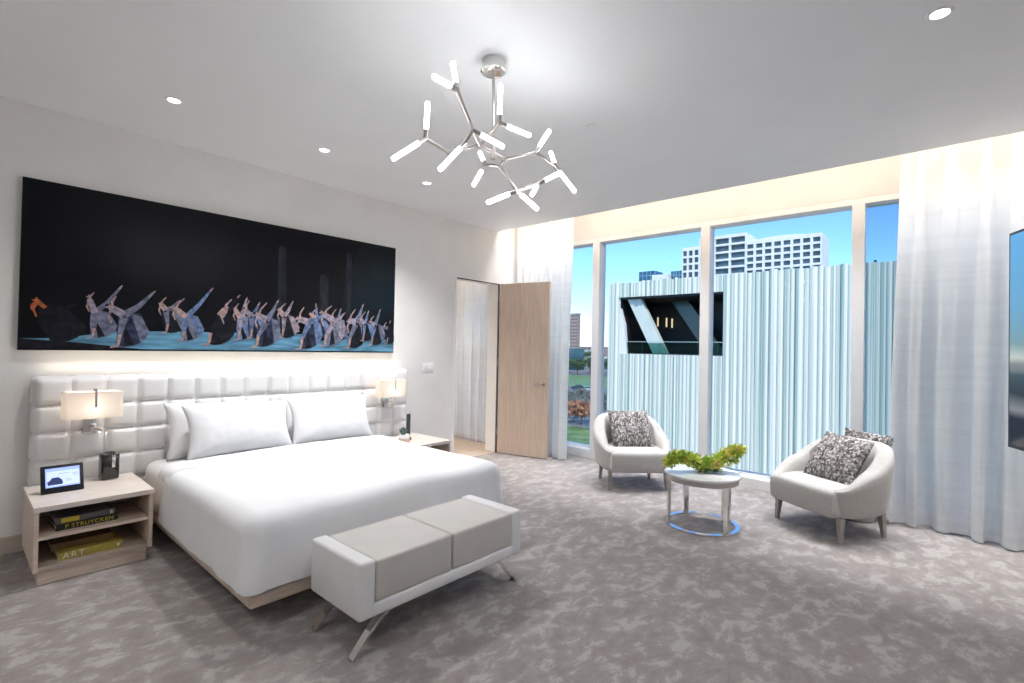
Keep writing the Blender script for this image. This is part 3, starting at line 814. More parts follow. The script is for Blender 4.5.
ac = armchair((4.967, 2.648, 0), math.radians(-44.4), 'pale grey tub armchair with a tweed cushion left of the round table')
ac2 = dup(ac, (4.928, .798, 0), math.radians(-122), 'pale grey tub armchair with a tweed cushion right of the table by the sheer curtain')

# shaggy cushions
def tweed():
    m, nt, p = new_mat('tweed_knit'); L = nt.links.new
    tc = nt.nodes.new('ShaderNodeTexCoord')
    v = nt.nodes.new('ShaderNodeTexVoronoi'); v.inputs['Scale'].default_value = 62
    mp = nt.nodes.new('ShaderNodeMapping'); mp.inputs['Scale'].default_value = (1.5, .6, .9)
    L(tc.outputs['Object'], mp.inputs['Vector']); L(mp.outputs[0], v.inputs['Vector'])
    r = nt.nodes.new('ShaderNodeValToRGB'); e = r.color_ramp.elements; r.color_ramp.interpolation = 'LINEAR'
    e[0].position = .08; e[0].color = (.075, .066, .064, 1); e[1].position = .95; e[1].color = (.54, .515, .505, 1)
    k = e.new(.4); k.color = (.16, .145, .142, 1); k = e.new(.7); k.color = (.30, .28, .275, 1)
    sx = nt.nodes.new('ShaderNodeSeparateColor'); L(v.outputs['Color'], sx.inputs[0]); L(sx.outputs[0], r.inputs['Fac'])
    L(r.outputs[0], p.inputs['Base Color']); p.inputs['Roughness'].default_value = .95
    return m
M['tweed'] = tweed()
def cushion_mesh(seed):
    mb = pillow(.215, .215, .075, seed, wr=.004, pin=.05, n=64)
    out = []
    for p in mb.v:
        P = Vector(p)
        k = noise.voronoi(Vector((P.x * 62 * 1.2, P.y * 30, P.z * 62 * .9)))[0]
        b = .010 * (0.6 - min(1.0, k[0])) + .006 * noise.noise(P * 90)
        nn = Vector((P.x * .35, math.copysign(.2, P.y) if abs(P.y) > .002 else 0, P.z * .35))
        if nn.length > 0: nn.normalize()
        out.append(tuple(P + nn * b))
    mb.v = out
    return mb
def cushion(loc, rz, tilt, roll, seed, label, sc=1.0):
    o = cushion_mesh(seed).build('throw_cushion', M['tweed'], None, smooth=180, weld=True)
    # lower edge of the cushion at loc, leaning back by tilt
    R_ = Matrix.Rotation(rz, 4, 'Z') @ Matrix.Rotation(-tilt, 4, 'X') @ Matrix.Rotation(roll, 4, 'Y')
    o.matrix_world = Matrix.Translation(loc) @ R_ @ Matrix.Translation((0, 0, .215 * sc)) @ Matrix.Scale(sc, 4)
    tag(o, label, 'cushion', 'grey tweed throw cushions')
    return o
def at(c0, rz, x, y, z):
    return (c0[0] + x * math.cos(rz) - y * math.sin(rz), c0[1] + x * math.sin(rz) + y * math.cos(rz), z)
rzL, rzR = math.radians(-44.4), math.radians(-122)
cushion(at((4.967, 2.648), rzL, .015, -.05, .400), rzL + .03, .62, .0, 2, 'grey tweed cushion on the armchair left of the table', 1.06)
cushion(at((4.928, .798), rzR, .0, -.05, .398), rzR + .05, .60, .06, 6, 'grey tweed cushion tilted on the armchair right of the table', 1.02)
pf = thing('pouf', 'low upholstered pouf behind the right armchair', 'pouf', (5.39, .66, 0))
MB().lathe([(.09, 0), (.125, .012), (.135, .05), (.137, .33), (.13, .378), (.11, .397), (.05, .404)], 32).build('cover', M['chair'], pf)
MB().tube([(.138 * math.cos(a * PI / 16), .138 * math.sin(a * PI / 16), .165) for a in range(33)], .005, 8).build('seam', M['chair'], pf)
cushion((5.40, .62, .405), math.radians(-100), .08, .08, 11, 'grey tweed cushion just visible behind the right armchair', .86)

# ------------------------------------------------------------------ round table and spray
tb = thing('side_table', 'round white-topped table with a chrome ring base between the armchairs', 'table', (4.245, 1.605, 0))
MB().lathe([(.27, .413), (.297, .415), (.303, .422), (.303, .433), (.299, .439), (.27, .440)], 64).build('tabletop', M['marble'], tb, smooth=50)
MB().lathe([(.262, .376), (.287, .378), (.287, .413), (.262, .413)], 64).build('apron', M['apron'], tb, smooth=40)
rg = MB(); vs, fs = [], []
for k in range(64):
    a = 2 * PI * k / 64
    for r, z in ((.262, 0), (.297, 0), (.297, .016), (.262, .016)): vs.append((r * math.cos(a), r * math.sin(a), z))
for k in range(64):
    for q in range(4): fs.append([k * 4 + q, k * 4 + (q + 1) % 4, ((k + 1) % 64) * 4 + (q + 1) % 4, ((k + 1) % 64) * 4 + q])
rg.add(vs, fs); rg.build('ring_base', M['chrome'], tb, smooth=40)
for a in (131, 49, 239, 330):
    T = Matrix.Rotation(math.radians(a), 4, 'Z')
    MB().box(.264, .286, -.022, .022, .014, .378, .002, M=T).build('leg', M['chrome'], tb, smooth=0)

pl = thing('plant_arrangement', 'low trailing yellow-green plant spray lying on the round table', 'plant', (4.245, 1.605, .440))
path = [Vector((p[0] * .86, p[1] * .86, p[2])) for p in ((-.225, .255, .062), (-.185, .20, .115), (-.13, .135, .125), (-.06, .06, .085), (0.02, -.03, .055), (.09, -.11, .085), (.15, -.18, .125), (.20, -.24, .165), (.245, -.29, .20))]
rad = [.03, .055, .062, .066, .075, .078, .078, .066, .034]
def along(t):
    k = t * (len(path) - 1); i = min(int(k), len(path) - 2); f_ = k - i
    return path[i].lerp(path[i + 1], f_), rad[i] * (1 - f_) + rad[i + 1] * f_
MB().tube([along(k / 24)[0] for k in range(25)], [.006 + .005 * math.sin(PI * k / 24) for k in range(25)], 8).build('stem', M['stem'], pl)
fo = MB(); rn = random.Random(12)
def leaf(mb, p, d_, L_, w_, mi=0):
    d_ = d_.normalized(); sd = d_.cross(Vector((rn.uniform(-1, 1), rn.uniform(-1, 1), rn.uniform(-1, 1)))).normalized(); up_ = sd.cross(d_)
    a = p; m_ = p + d_ * L_ * .5 + up_ * L_ * .12; e_ = p + d_ * L_
    mb.add([a, m_ + sd * w_ - up_ * w_ * .4, e_, m_ - sd * w_ - up_ * w_ * .4, m_], [[0, 1, 4], [1, 2, 4], [2, 3, 4], [3, 0, 4]], mi)
for k in range(2300):
    c_, r_ = along(rn.random())
    d_ = Vector((rn.gauss(0, 1), rn.gauss(0, 1), rn.gauss(.1, .9))).normalized()
    p = c_ + d_ * r_ * rn.uniform(.15, .8)
    if p.z < .012: p.z = .012 + rn.random() * .02
    q = d_ + Vector((0, 0, .35))
    L_ = rn.uniform(.026, .048)
    if p.z + q.normalized().z * L_ < .006: q.z = abs(q.z)
    leaf(fo, p, q, L_, rn.uniform(.006, .011))
fo.build('foliage', M['spray'], pl, smooth=0)
df = MB()
for k in range(60):
    a = rn.uniform(0, 2 * PI); p = Vector((.03 + rn.gauss(0, .05), -.03 + rn.gauss(0, .05), .012 + rn.random() * .015))
    leaf(df, p, Vector((math.cos(a), math.sin(a), .12)), rn.uniform(.05, .085), .011)
df.build('base_leaf', M['darkleaf'], pl, smooth=0)
tag(pl.children[-1], 'dark green leaves at the base')

# ------------------------------------------------------------------ television
tv = thing('television', 'wall-mounted flat television cut off by the right edge', 'television', (2.995, -.165, 1.077), math.atan2(-.408, -.975))
TH = .90; TW = 1.58
# local x runs along the panel from its far edge, local -y faces the bed
MB().box(0, TW, 0.0, .035, 0, TH, .004).build('housing', M['black'], tv, smooth=0)
MB().box(-.003, TW + .003, -.004, .006, -.003, TH + .003, .001).build('bezel', M['charcoal'], tv, smooth=0)
def tvscreen():
    m, nt, p = new_mat('tv_picture'); L = nt.links.new
    tc = nt.nodes.new('ShaderNodeTexCoord'); sx = nt.nodes.new('ShaderNodeSeparateXYZ'); L(tc.outputs['Object'], sx.inputs[0])
    mr = nt.nodes.new('ShaderNodeMapRange'); mr.inputs['From Max'].default_value = TH; L(sx.outputs['Z'], mr.inputs['Value'])
    n = nt.nodes.new('ShaderNodeTexNoise'); n.inputs['Scale'].default_value = 6; L(tc.outputs['Object'], n.inputs['Vector'])
    ad = nt.nodes.new('ShaderNodeMath'); ad.operation = 'MULTIPLY_ADD'; ad.inputs[1].default_value = .04; L(n.outputs['Fac'], ad.inputs[0]); L(mr.outputs[0], ad.inputs[2])
    r = nt.nodes.new('ShaderNodeValToRGB'); e = r.color_ramp.elements
    e[0].position = 0.0; e[0].color = (.003, .004, .006, 1); e[1].position = 1.0; e[1].color = (.07, .22, .38, 1)
    for ps, c_ in ((.16, (.004, .006, .01)), (.20, (.14, .15, .16)), (.27, (.012, .02, .025)), (.36, (.03, .05, .06)), (.44, (.20, .20, .19)), (.50, (.03, .06, .08)), (.7, (.05, .15, .24))):
        k = e.new(ps); k.color = (*c_, 1)
    L(ad.outputs[0], r.inputs['Fac'])
    p.inputs['Base Color'].default_value = (.004, .004, .005, 1); p.inputs['Roughness'].default_value = .06
    L(r.outputs[0], p.inputs['Emission Color']); p.inputs['Emission Strength'].default_value = 1.0
    return m
# flip so that the picture side looks at the bed
for ch in tv.children: ch.rotation_euler = (0, 0, 0)
s_ = MB().box(.008, TW - .008, -.0052, -.0035, .012, TH - .008); s_.build('screen', tvscreen(), tv, smooth=0)
a_ = MB().box(.55, 1.05, .035, .055, .25, .65); a_.build('mount_plate', M['black'], tv, smooth=0)
# swivel arm back to the television wall
tvm = tv
tvx = Matrix.Translation((2.995, -.165, 1.077)) @ Matrix.Rotation(math.atan2(-.408, -.975), 4, 'Z')

# ------------------------------------------------------------------ curtains
def curtain(y0, y1, xc, amp, pleats, z0, z1, seed, flare, label, yb0=None, yb1=None):
    mb = MB()
    NU, NV = int(pleats * 16), 40
    yb0 = y0 if yb0 is None else yb0; yb1 = y1 if yb1 is None else yb1
    def fn(u, v):
        h = 1 - v                                   # 0 at the top rail... v runs up
        uu = u + .012 * math.sin(u * 23 + seed) + .006 * math.sin(u * 51 + seed * 2)
        ph_ = 2 * PI * pleats * uu
        am = amp * (.55 + .45 * h) * (.75 + .5 * noise.noise(Vector((u * 9, seed, h * .8))))
        yt = y0 + (y1 - y0) * u; yb = yb0 + (yb1 - yb0) * u
        y = yt + (yb - yt) * smoothstep(0, .8, h) + .012 * math.sin(ph_ * 2 + h)
        x = xc + am * math.sin(ph_ + .7 * noise.noise(Vector((u * 4, h * 1.6, seed)))) + flare * h * noise.noise(Vector((u * 3, 1, seed)))
        x += .012 * noise.noise(Vector((u * 14, h * 4, seed + 3)))
        return (x, y, z0 + (z1 - z0) * v)
    mb.grid(fn, NU, NV)
    o = mb.build('curtain', M['sheer'], None, smooth=180)
    tag(o, label, 'curtain', 'white sheer curtains')
    rl = MB().box(xc - .02, xc + .02, min(y0, y1) - .03, max(y0, y1) + .03, z1, z1 + .02, .002)
    r = rl.build('track', M['white_metal'], o, smooth=0)
    hm = MB(); hm.grid(lambda u, v: (fn(u, 0)[0] - .003, fn(u, 0)[1], z0 + .002 + v * .04), NU, 1)
    hm.build('hem', M['sheer'], o, smooth=180)
    return o
curtain(3.76, 4.74, 5.40, .052, 8, .012, 3.36, 1.3, .10, 'white sheer curtain hanging behind the open oak door', 3.80, 4.70)
curtain(.385, -1.2, 5.43, .085, 8, .012, 3.36, 4.1, .12, 'wide white sheer curtain at the right beside the television', .43, -1.2)
curtain(5.06, 7.2, 5.47, .06, 13, .015, 3.36, 8.7, .06, 'white sheer curtain seen through the doorway in the next room')

# ------------------------------------------------------------------ ceiling fittings
def downlight(x, y, label):
    t = thing('downlight', label, 'ceiling light', (x, y, ZC), 0, 'recessed downlights')
    rg = MB(); rg.lathe([(.042, -.002), (.056, -.007), (.064, -.004), (.064, 0), (.042, 0)], 36); 
    return t
dl = thing('downlight', 'recessed ceiling downlight above the left end of the picture', 'ceiling light', (.966, 3.92, ZC), 0, 'recessed downlights')
dr_ = MB(); vs, fs = [], []
for k in range(36):
    a = 2 * PI * k / 36
    for r, z in ((.035, -.0015), (.039, -.006), (.049, -.0045), (.052, 0.0), (.035, 0.0)): vs.append((r * math.cos(a), r * math.sin(a), z))
for k in range(36):
    for q in range(5): fs.append([k * 5 + q, k * 5 + (q + 1) % 5, ((k + 1) % 36) * 5 + (q + 1) % 5, ((k + 1) % 36) * 5 + q])
dr_.add(vs, fs); dr_.build('trim_ring', M['plate'], dl, smooth=40)
MB().lathe([(.035, -.001), (.024, -.003), (.004, -.0035)], 36).build('lens', M['lens'], dl, smooth=0)
spots = [(.966, 3.92)]
for x, y, lb in ((2.034, 3.93, 'recessed ceiling downlight above the middle of the picture'), (3.10, 3.92, 'recessed ceiling downlight above the right end of the headboard'),
                 (3.054, .073, 'recessed ceiling downlight at the upper right of the ceiling')):
    dup(dl, (x, y, ZC), 0, lb); spots.append((x, y))
for x, y, e_ in [(*spots[0], 48), (*spots[1], 95), (*spots[2], 120), (*spots[3], 42), (2.0, .073, 32), (.966, .073, 24), (-.7, 2.0, 70)]:  # last beam has no fitting, added to brighten the near bed sides
    light('downlight_and_fill_beam', 'SPOT', (x, y, ZC - .03), e_, (.985, .99, 1.0), spot_size=math.radians(115), spot_blend=1.0, shadow_soft_size=.09)
sd = thing('sprinkler', 'small flush sprinkler cover on the ceiling right of the chandelier', 'sprinkler', (3.045, 1.979, ZC))
MB().lathe([(.043, -.003), (.040, -.009), (.01, -.0105)], 28).build('cover_plate', M['plate'], sd)
MB().lathe([(.034, 0), (.034, -.004)], 24).build('throat', M['plate_line'], sd)

# ------------------------------------------------------------------ chandelier
ch = thing('chandelier', 'branching nickel chandelier with glowing rod bulbs hanging from the ceiling', 'chandelier', (1.995, 1.955, ZC))
N_ = {'A': (1.913, 1.966, 2.558), 'B': (1.754, 2.040, 2.489), 'L': (1.590, 2.029, 2.507), 'D': (1.714, 1.813, 2.532), 'E': (1.524, 1.724, 2.629), 'F': (1.702, 1.859, 2.473), 'G': (1.944, 1.852, 2.660), 'H': (2.064, 1.917, 2.514), 'I': (2.308, 1.896, 2.623), 'K': (2.431, 1.835, 2.558), 'J': (2.069, 1.957, 2.485), 'N': (2.046, 1.806, 2.310), 'M': (2.285, 1.851, 2.420), 'O': (2.111, 2.119, 2.546), 'R0': (1.991, 1.939, 2.529)}
T_ = {'L1': (1.562, 1.982, 2.669), 'L2': (1.451, 2.113, 2.379), 'E1': (1.574, 1.815, 2.809), 'E2': (1.400, 1.713, 2.625), 'D1': (1.855, 1.731, 2.470), 'F1': (1.557, 1.874, 2.303), 'G1': (1.945, 1.848, 2.869), 'G2': (2.106, 1.768, 2.622), 'I1': (2.323, 1.801, 2.736), 'K1': (2.527, 1.949, 2.704), 'K2': (2.472, 1.717, 2.392), 'M1': (2.370, 1.753, 2.488), 'M2': (2.186, 1.814, 2.324), 'N1': (1.945, 1.935, 2.243), 'N2': (2.077, 1.683, 2.194), 'O1': (2.068, 2.170, 2.422), 'O2': (2.171, 2.230, 2.664)}
O_ = Vector((1.995, 1.955, ZC))
N_ = {k: Vector(v) - O_ for k, v in N_.items()}; T_ = {k: Vector(v) - O_ for k, v in T_.items()}
MB().lathe([(.058, 0), (.062, -.006), (.062, -.048), (.070, -.052), (.070, -.066), (.064, -.070), (.02, -.071)], 40).build('canopy', M['chrome'], ch, smooth=40)
MB().tube([(0, 0, -.07), N_['R0'] + Vector((0, 0, .18)), N_['R0']], .0085, 14).build('rod', M['nickel'], ch)
MB().tube([N_['R0'] + Vector((0, 0, .02)), N_['R0'] + Vector((0, 0, -.03))], .014, 14).build('rod_collar', M['nickel'], ch)
for a, b in (('A', 'B'), ('B', 'L'), ('A', 'D'), ('D', 'E'), ('D', 'F'), ('A', 'G'), ('A', 'H'), ('H', 'I'), ('H', 'J'), ('I', 'K'), ('J', 'N'), ('J', 'O'), ('N', 'M')):
    m_ = MB().tube([N_[a], N_[b]], .0095, 14)
    for q in (a, b):
        bb = bmesh.new(); bmesh.ops.create_icosphere(bb, subdivisions=2, radius=.0115)
        m_.bm(bb, M=Matrix.Translation(N_[q]))
    m_.build('arm', M['nickel'], ch)
for k, e_ in T_.items():
    s0 = N_[k[0]]; d_ = (e_ - s0).normalized(); L_ = max(.15, (e_ - s0).length)
    a = s0 + d_ * .045
    so = MB().tube([s0, a], .0122, 14).build('socket', M['nickel'], ch)
    MB().tube([a - d_ * .004, s0 + d_ * (L_ - .006), s0 + d_ * L_], [.0118, .0118, .009], 16).build('rod_bulb', M['tube'], so)

# ------------------------------------------------------------------ outside: the facing building
def alu():
    m, nt, p = new_mat('ribbed_aluminium'); L = nt.links.new
    tc = nt.nodes.new('ShaderNodeTexCoord'); mp = nt.nodes.new('ShaderNodeMapping'); mp.inputs['Scale'].default_value = (0, 5.5, .012)
    L(tc.outputs['Object'], mp.inputs['Vector'])
    n = nt.nodes.new('ShaderNodeTexNoise'); n.inputs['Scale'].default_value = 1; n.inputs['Detail'].default_value = 5; n.inputs['Roughness'].default_value = .75
    L(mp.outputs[0], n.inputs['Vector'])
    r = nt.nodes.new('ShaderNodeValToRGB'); e = r.color_ramp.elements
    e[0].position = .40; e[0].color = (.31, .44, .375, 1); e[1].position = .54; e[1].color = (.80, .80, .715, 1)
    L(n.outputs['Fac'], r.inputs['Fac']); L(r.outputs[0], p.inputs['Base Color'])
    p.inputs['Roughness'].default_value = .55; p.inputs['Metallic'].default_value = .0
    return m
M['alu'] = alu()
M['conc'] = mat('white_concrete', (.80, .79, .76), .8, var=.06, scale=.4)
M['conc_grey'] = mat('grey_concrete', (.52, .51, .49), .85, var=.1, scale=.3)
M['dark_in'] = mat('dark_interior', (.018, .022, .027), .5, var=.3, scale=.8)
M['strut'] = mat('pale_strut', (.66, .70, .63), .6, var=.06, scale=2)
M['steelblue'] = mat('blue_glazing', (.05, .14, .20), .12, .3, var=.3, scale=.25)
M['win_dark'] = mat('dark_glazing', (.075, .12, .14), .15, var=.4, scale=.3)  # dark glass colour, also on the rear strut and car cabins
M['brick'] = mat('tan_brick', (.42, .30, .25), .85, var=.1, scale=.4)
FX = 25.0
th = thing('theatre_building', 'building opposite clad in vertical pale metal ribs with a dark opening', 'building', (FX, 8, -12))
rn = random.Random(21)
ribs = []; y = -9.0
while y < 14.9:
    w_ = rn.choice((.16, .2, .26, .34)); w_ = min(w_, 14.905 - y + .001); ribs.append((y, y + w_, rn.uniform(.35, .5) * w_)); y += w_
fa = MB()
OY0, OY1, OZ0, OZ1 = 8.44, 14.2, 1.27, 4.40
def rib(y0, y1, dp, z0, z1):
    n_ = 5; vs = []
    for z in (z0, z1):
        for k in range(n_ + 1):
            a = PI * k / n_
            vs.append((-dp * math.sin(a), y0 + (y1 - y0) * (.5 - .5 * math.cos(a)) - 8, z + 12))
    fs = [[k, k + 1, n_ + 2 + k, n_ + 1 + k] for k in range(n_)] + [[n_ + 1 + k for k in range(n_ + 1)], [n_ - k for k in range(n_ + 1)]]
    fa.add(vs, fs)
for (a, b, dp) in ribs:
    top = 5.24 + rn.uniform(-.05, .04)
    m_ = (a + b) / 2
    if OY0 < m_ < OY1: rib(a, b, dp, -12, OZ0); rib(a, b, dp, OZ1, top)
    else: rib(a, b, dp, -12, top)
gl = MB().box(.12, .14, OY0 - 8, OY1 - 8, OZ0 + 12, OZ0 + 12.62); gl.build('glass_balustrade', glass('balustrade_glass', (.55, .72, .70)), th, smooth=0)
fa.build('rib_cladding', M['alu'], th, smooth=0)
co = MB()
co.box(.05, 16, -17, OY0 - 8, 0, 17.1); co.box(.05, 16, OY1 - 8, 6.9, 0, 17.1); co.box(.05, 16, OY0 - 8, OY1 - 8, 0, OZ0 + 12); co.box(.05, 16, OY0 - 8, OY1 - 8, OZ1 + 12, 17.1); co.box(4.2, 16, OY0 - 8, OY1 - 8, OZ0 + 12, OZ1 + 12)
co.build('core_wall', M['conc'], th, smooth=0)
op = MB()
for a, b in (((OY0 - 8), (OY0 - 7.96)), ((OY1 - 8.03), (OY1 - 8))): op.box(.1, 4.1, a, b, OZ0 + 12, OZ1 + 12)
op.box(.1, 4.1, OY0 - 8, OY1 - 8, OZ1 + 11.9, OZ1 + 12.0); op.box(.1, 4.1, OY0 - 8, OY1 - 8, OZ0 + 12.0, OZ0 + 12.05); op.box(4.05, 4.15, OY0 - 8, OY1 - 8, OZ0 + 12, OZ1 + 12)
op.build('opening_lining', M['dark_in'], th, smooth=0)
rv = MB().prism([(6.2, 13.25), (5.72, 13.25), (5.9, 14.9), (6.2, 15.9)], .25, M=Matrix.Translation((0, 0, 0)) @ Matrix.Rotation(PI / 2, 4, 'Z') @ Matrix.Scale(-1, 4, (0, 1, 0)))
rv.build('opening_reveal', M['conc'], th, smooth=0)
def strut(y0t, y1t, y0b, y1b, x0, x1, m):
    vs = [];
    for x in (x0, x1): vs += [(x, y0t - 8, 16.38), (x, y1t - 8, 16.38), (x, y1b - 8, 13.28), (x, y0b - 8, 13.28)]
    MB().add(vs, [[0, 1, 2, 3], [7, 6, 5, 4], [0, 4, 5, 1], [1, 5, 6, 2], [2, 6, 7, 3], [3, 7, 4, 0]]).build('diagonal_strut', m, th, smooth=0)
strut(13.92, 13.12, 12.3, 11.5, .3, .62, M['strut'])
strut(12.4, 11.4, 10.2, 9.2, 2.6, 3.1, M['win_dark'])
rl = MB().box(.15, .18, OY0 - 8, OY1 - 8, 13.93, 13.955)
for k in range(6): rl.box(.155, .17, OY0 - 7.6 + k, OY0 - 7.59 + k, 13.3, 13.94)
rl.build('guard_rail', M['steel'], th, smooth=0)
for y_, z_ in ((13.6, 14.95), (13.05, 14.9), (12.7, 14.85), (9.6, 14.6)):
    MB().box(3.6, 3.66, y_ - 8, y_ - 7.93, z_, z_ + .55).build('lit_fixture', M['warm_bulb'], th, smooth=0)
for k, (y_, h_) in enumerate(((13.3, .1), (4.6, .12), (2.6, .12))):
    MB().tube([(.6, y_ - 8, 17.0), (.6, y_ - 8, 17.3 + h_)], .05, 8).build('roof_vent', M['charcoal'], th)

# the white office block further back
def slab(name, label, loc, w_, dp, h_, body, grid=None, win=None, cat='building', roof=None):
    t = thing(name, label, cat, loc)
    MB().box(0, dp, 0, w_, 0, h_).build('wall', body, t, smooth=0)
    return t
OB = thing('office_block', 'white office block with square windows rising behind the ribbed building', 'building', (230, 40.5, -12))
def zz(z): return 1.45 + (z - 1.45) * 3.286 + 12
def yy(y): return y * 3.286 - 40.5
wb = MB()
def facade_grid(y0, y1, z0, z1, nc, nr, fx, depth, pier, beam, ztop):
    """grid of piers and beams standing in front of set-back glazing"""
    wb.box(depth, depth + 14, y0, y1, 0, ztop)
    cw = (y1 - y0) / nc; rh = (z1 - z0) / nr
    for i in range(nc + 1): wb.box(0, depth + .02, max(y0 + .03, y0 + i * cw - pier / 2), min(y1 - .03, y0 + i * cw + pier / 2), 0, ztop - .02)
    for j_ in range(nr + 1): wb.box(.05, depth + .03, y0 + .06, y1 - .06, z0 + j_ * rh - beam / 2, z0 + j_ * rh + beam / 2)
    wb.box(.1, depth + .04, y0 + .09, y1 - .09, 0, z0); wb.box(.1, depth + .04, y0 + .09, y1 - .09, z1, ztop - .04)
    gl = MB()
    gl.box(depth - .06, depth - .02, y0 + .05, y1 - .05, z0, z1)
    gl.build('glazing', M['win_dark'], OB, smooth=0)
facade_grid(yy(12.4), yy(21.1), zz(11.6), zz(15.9), 8, 5, 0, .7, 1.0, .95, zz(16.25))
facade_grid(yy(21.1), yy(27.3), zz(12.0), zz(17.15), 3, 5, 0, 1.2, .9, .9, zz(17.45))
facade_grid(yy(27.3), yy(29.8), zz(11.9), zz(16.0), 3, 4, 0, .7, .9, .95, zz(16.35))
wb.build('wall', M['conc'], OB, smooth=0)
# shallow barrel roof
rf = MB(); vs, fs = [], []
for k in range(13):
    y_ = yy(13.5) + (yy(20.6) - yy(13.5)) * k / 12; z_ = zz(16.2) + 1.0 * math.sin(PI * k / 12)
    vs += [(0.5, y_, z_), (14, y_, z_), (0.5, y_, zz(16.2) - .3), (14, y_, zz(16.2) - .3)]
for k in range(12):
    a = k * 4; fs += [[a, a + 4, a + 5, a + 1], [a, a + 2, a + 6, a + 4], [a + 1, a + 5, a + 7, a + 3]]
rf.add(vs, fs); rf.build('barrel_roof', M['conc'], OB)
sd_ = MB()
for j_ in range(6):
    for k in range(3): sd_.box(2 + k * 3.6, 4.2 + k * 3.6, yy(12.4) - .03, yy(12.4) + .02, zz(11.8 + j_ * .8), zz(12.2 + j_ * .8))
# glass towers far left
for y0, y1, zt_, lb in ((145.5, 156.5, 53, 'low blue glass tower at the left above the ribbed roof'), (127.5, 134.6, 51.5, 'blue glass tower next to the white office block')):
    gt = thing('glass_tower', lb, 'building', (300, y0, -12))
    MB().box(0, 12, 0, y1 - y0, 0, zt_ + 12).build('curtain_wall', M['steelblue'], gt, smooth=0)
    mu = MB()
    for k in range(5): mu.box(-.2, .05, k * (y1 - y0) / 4 - .15, k * (y1 - y0) / 4 + .15, 0, zt_ + 12)
    for k in range(4): mu.box(-.2, .05, 0, y1 - y0, zt_ + 9 - k * 3.4, zt_ + 9.3 - k * 3.4)
    mu.build('mullion_grid', M['steel'], gt, smooth=0)
# low beam between the two
MB().box(0, 10, 0, 11, 0, 61.5).build('wall', M['conc'], tag(thing('roof_block', 'pale low roof block between the blue glass towers', 'building', (296, 134.5, -12))), smooth=0)

# ------------------------------------------------------------------ outside: the city seen beside the left curtain
M['ground'] = mat('city_ground', (.26, .26, .25), .9, var=.25, scale=.08, detail=8)
M['road'] = mat('road_asphalt', (.22, .225, .235), .85, var=.15, scale=.3)
M['gravel'] = mat('rubble_gravel', (.34, .34, .35), .9, col2=(.16, .17, .18), scale=.5, detail=8)
g = MB().box(-200, 2600, -1200, 2600, -12.6, -12.0)
tag(g.build('ground', M['ground'], None, smooth=0), 'grey city ground far below the windows', 'ground', kind='structure')
def patch(name, pts, m, z, label, cat):
    mb = MB(); n_ = len(pts)
    mb.add([(x, y, z - .15) for x, y in pts] + [(x, y, z) for x, y in pts], [list(range(n_))[::-1], [n_ + k for k in range(n_)]] + [[k, (k + 1) % n_, n_ + (k + 1) % n_, n_ + k] for k in range(n_)])
    return tag(mb.build(name, m, None, smooth=0), label, cat, kind='structure')
patch('rubble_yard', [(40, 20), (60.3, 30), (60.3, 54), (40, 40)], M['gravel'], -11.85, 'grey gravel yard below the narrow window', 'yard')
patch('lawn', [(60.5, 30), (71.5, 36), (71.5, 64), (60.5, 54)], M['lawn'], -11.8, 'bright green lawn below the narrow window', 'lawn')
patch('scrub', [(72, 36), (127, 60), (127, 118), (72, 64)], M['grey_shrub'], -11.87, 'grey-green scrub slope behind the near lawn', 'slope')
patch('lawn_far', [(150, 78), (215, 110), (215, 175), (150, 128)], M['lawn'], -11.85, 'distant lawn in front of the tree row', 'lawn')
patch('road', [(128, 60), (149, 70), (149, 140), (128, 120)], M['road'], -11.85, 'street with a dark parked car below', 'road')
# leafy crowns
def crown(mb, c_, r_, n_, L_, rn, sq=(1, 1, .8)):
    for k in range(n_):
        d_ = Vector((rn.gauss(0, 1), rn.gauss(0, 1), rn.gauss(0, 1))).normalized()
        p = Vector(c_) + Vector((d_.x * sq[0], d_.y * sq[1], d_.z * sq[2])) * r_ * rn.uniform(.6, 1) * (1 + .25 * noise.noise(d_ * 2.3 + Vector(c_)))
        sd = d_.orthogonal().normalized() * L_ * .45; e_ = d_ + Vector((0, 0, .4))
        t_ = Vector((rn.uniform(-1, 1), rn.uniform(-1, 1), rn.uniform(-.3, 1))).normalized() * L_
        mb.add([p - sd, p + t_ * .5 - sd * .2, p + t_, p + sd], [[0, 1, 2, 3]])
def tree(name, x, y, r_, h_, m, label, cat, group, seed):
    rn = random.Random(seed)
    t = thing(name, label, cat, (x, y, -12), 0, group)
    MB().tube([(0, 0, 0), (.1, 0, h_ * .35), (0, .1, h_ * .65)], [.05 * h_, .035 * h_, .012 * h_], 8).build('trunk', M['stem'], t)
    cr = MB()
    for k in range(5):
        a = k * 2.2; crown(cr, (math.cos(a) * r_ * .45, math.sin(a) * r_ * .45, h_ * (.5 + .07 * k)), r_ * .62, 170, r_ * .22, rn)
    cr.build('crown', m, t, smooth=0)
tree('rust_tree', 75.5, 50.2, 2.5, 4.3, M['rust_tree'], 'rust-coloured bushy tree behind the bright lawn', 'tree', None, 1)
tree('rust_tree', 80, 55.2, 2.0, 3.4, M['rust_tree'], 'smaller rust-coloured tree half behind the curtain edge', 'tree', None, 2)
for k, (x, y) in enumerate(((92, 58), (90, 63), (97, 66), (100, 61), (105, 70), (110, 66), (116, 74), (121, 70), (120, 80), (112, 78))):
    tree('grey_shrub', x, y, 2.2, 1.5 + (k % 3) * .3, M['grey_shrub'], 'grey-green shrub on the slope between the lawn and the street', 'shrub', 'grey shrubs on the slope', 30 + k)
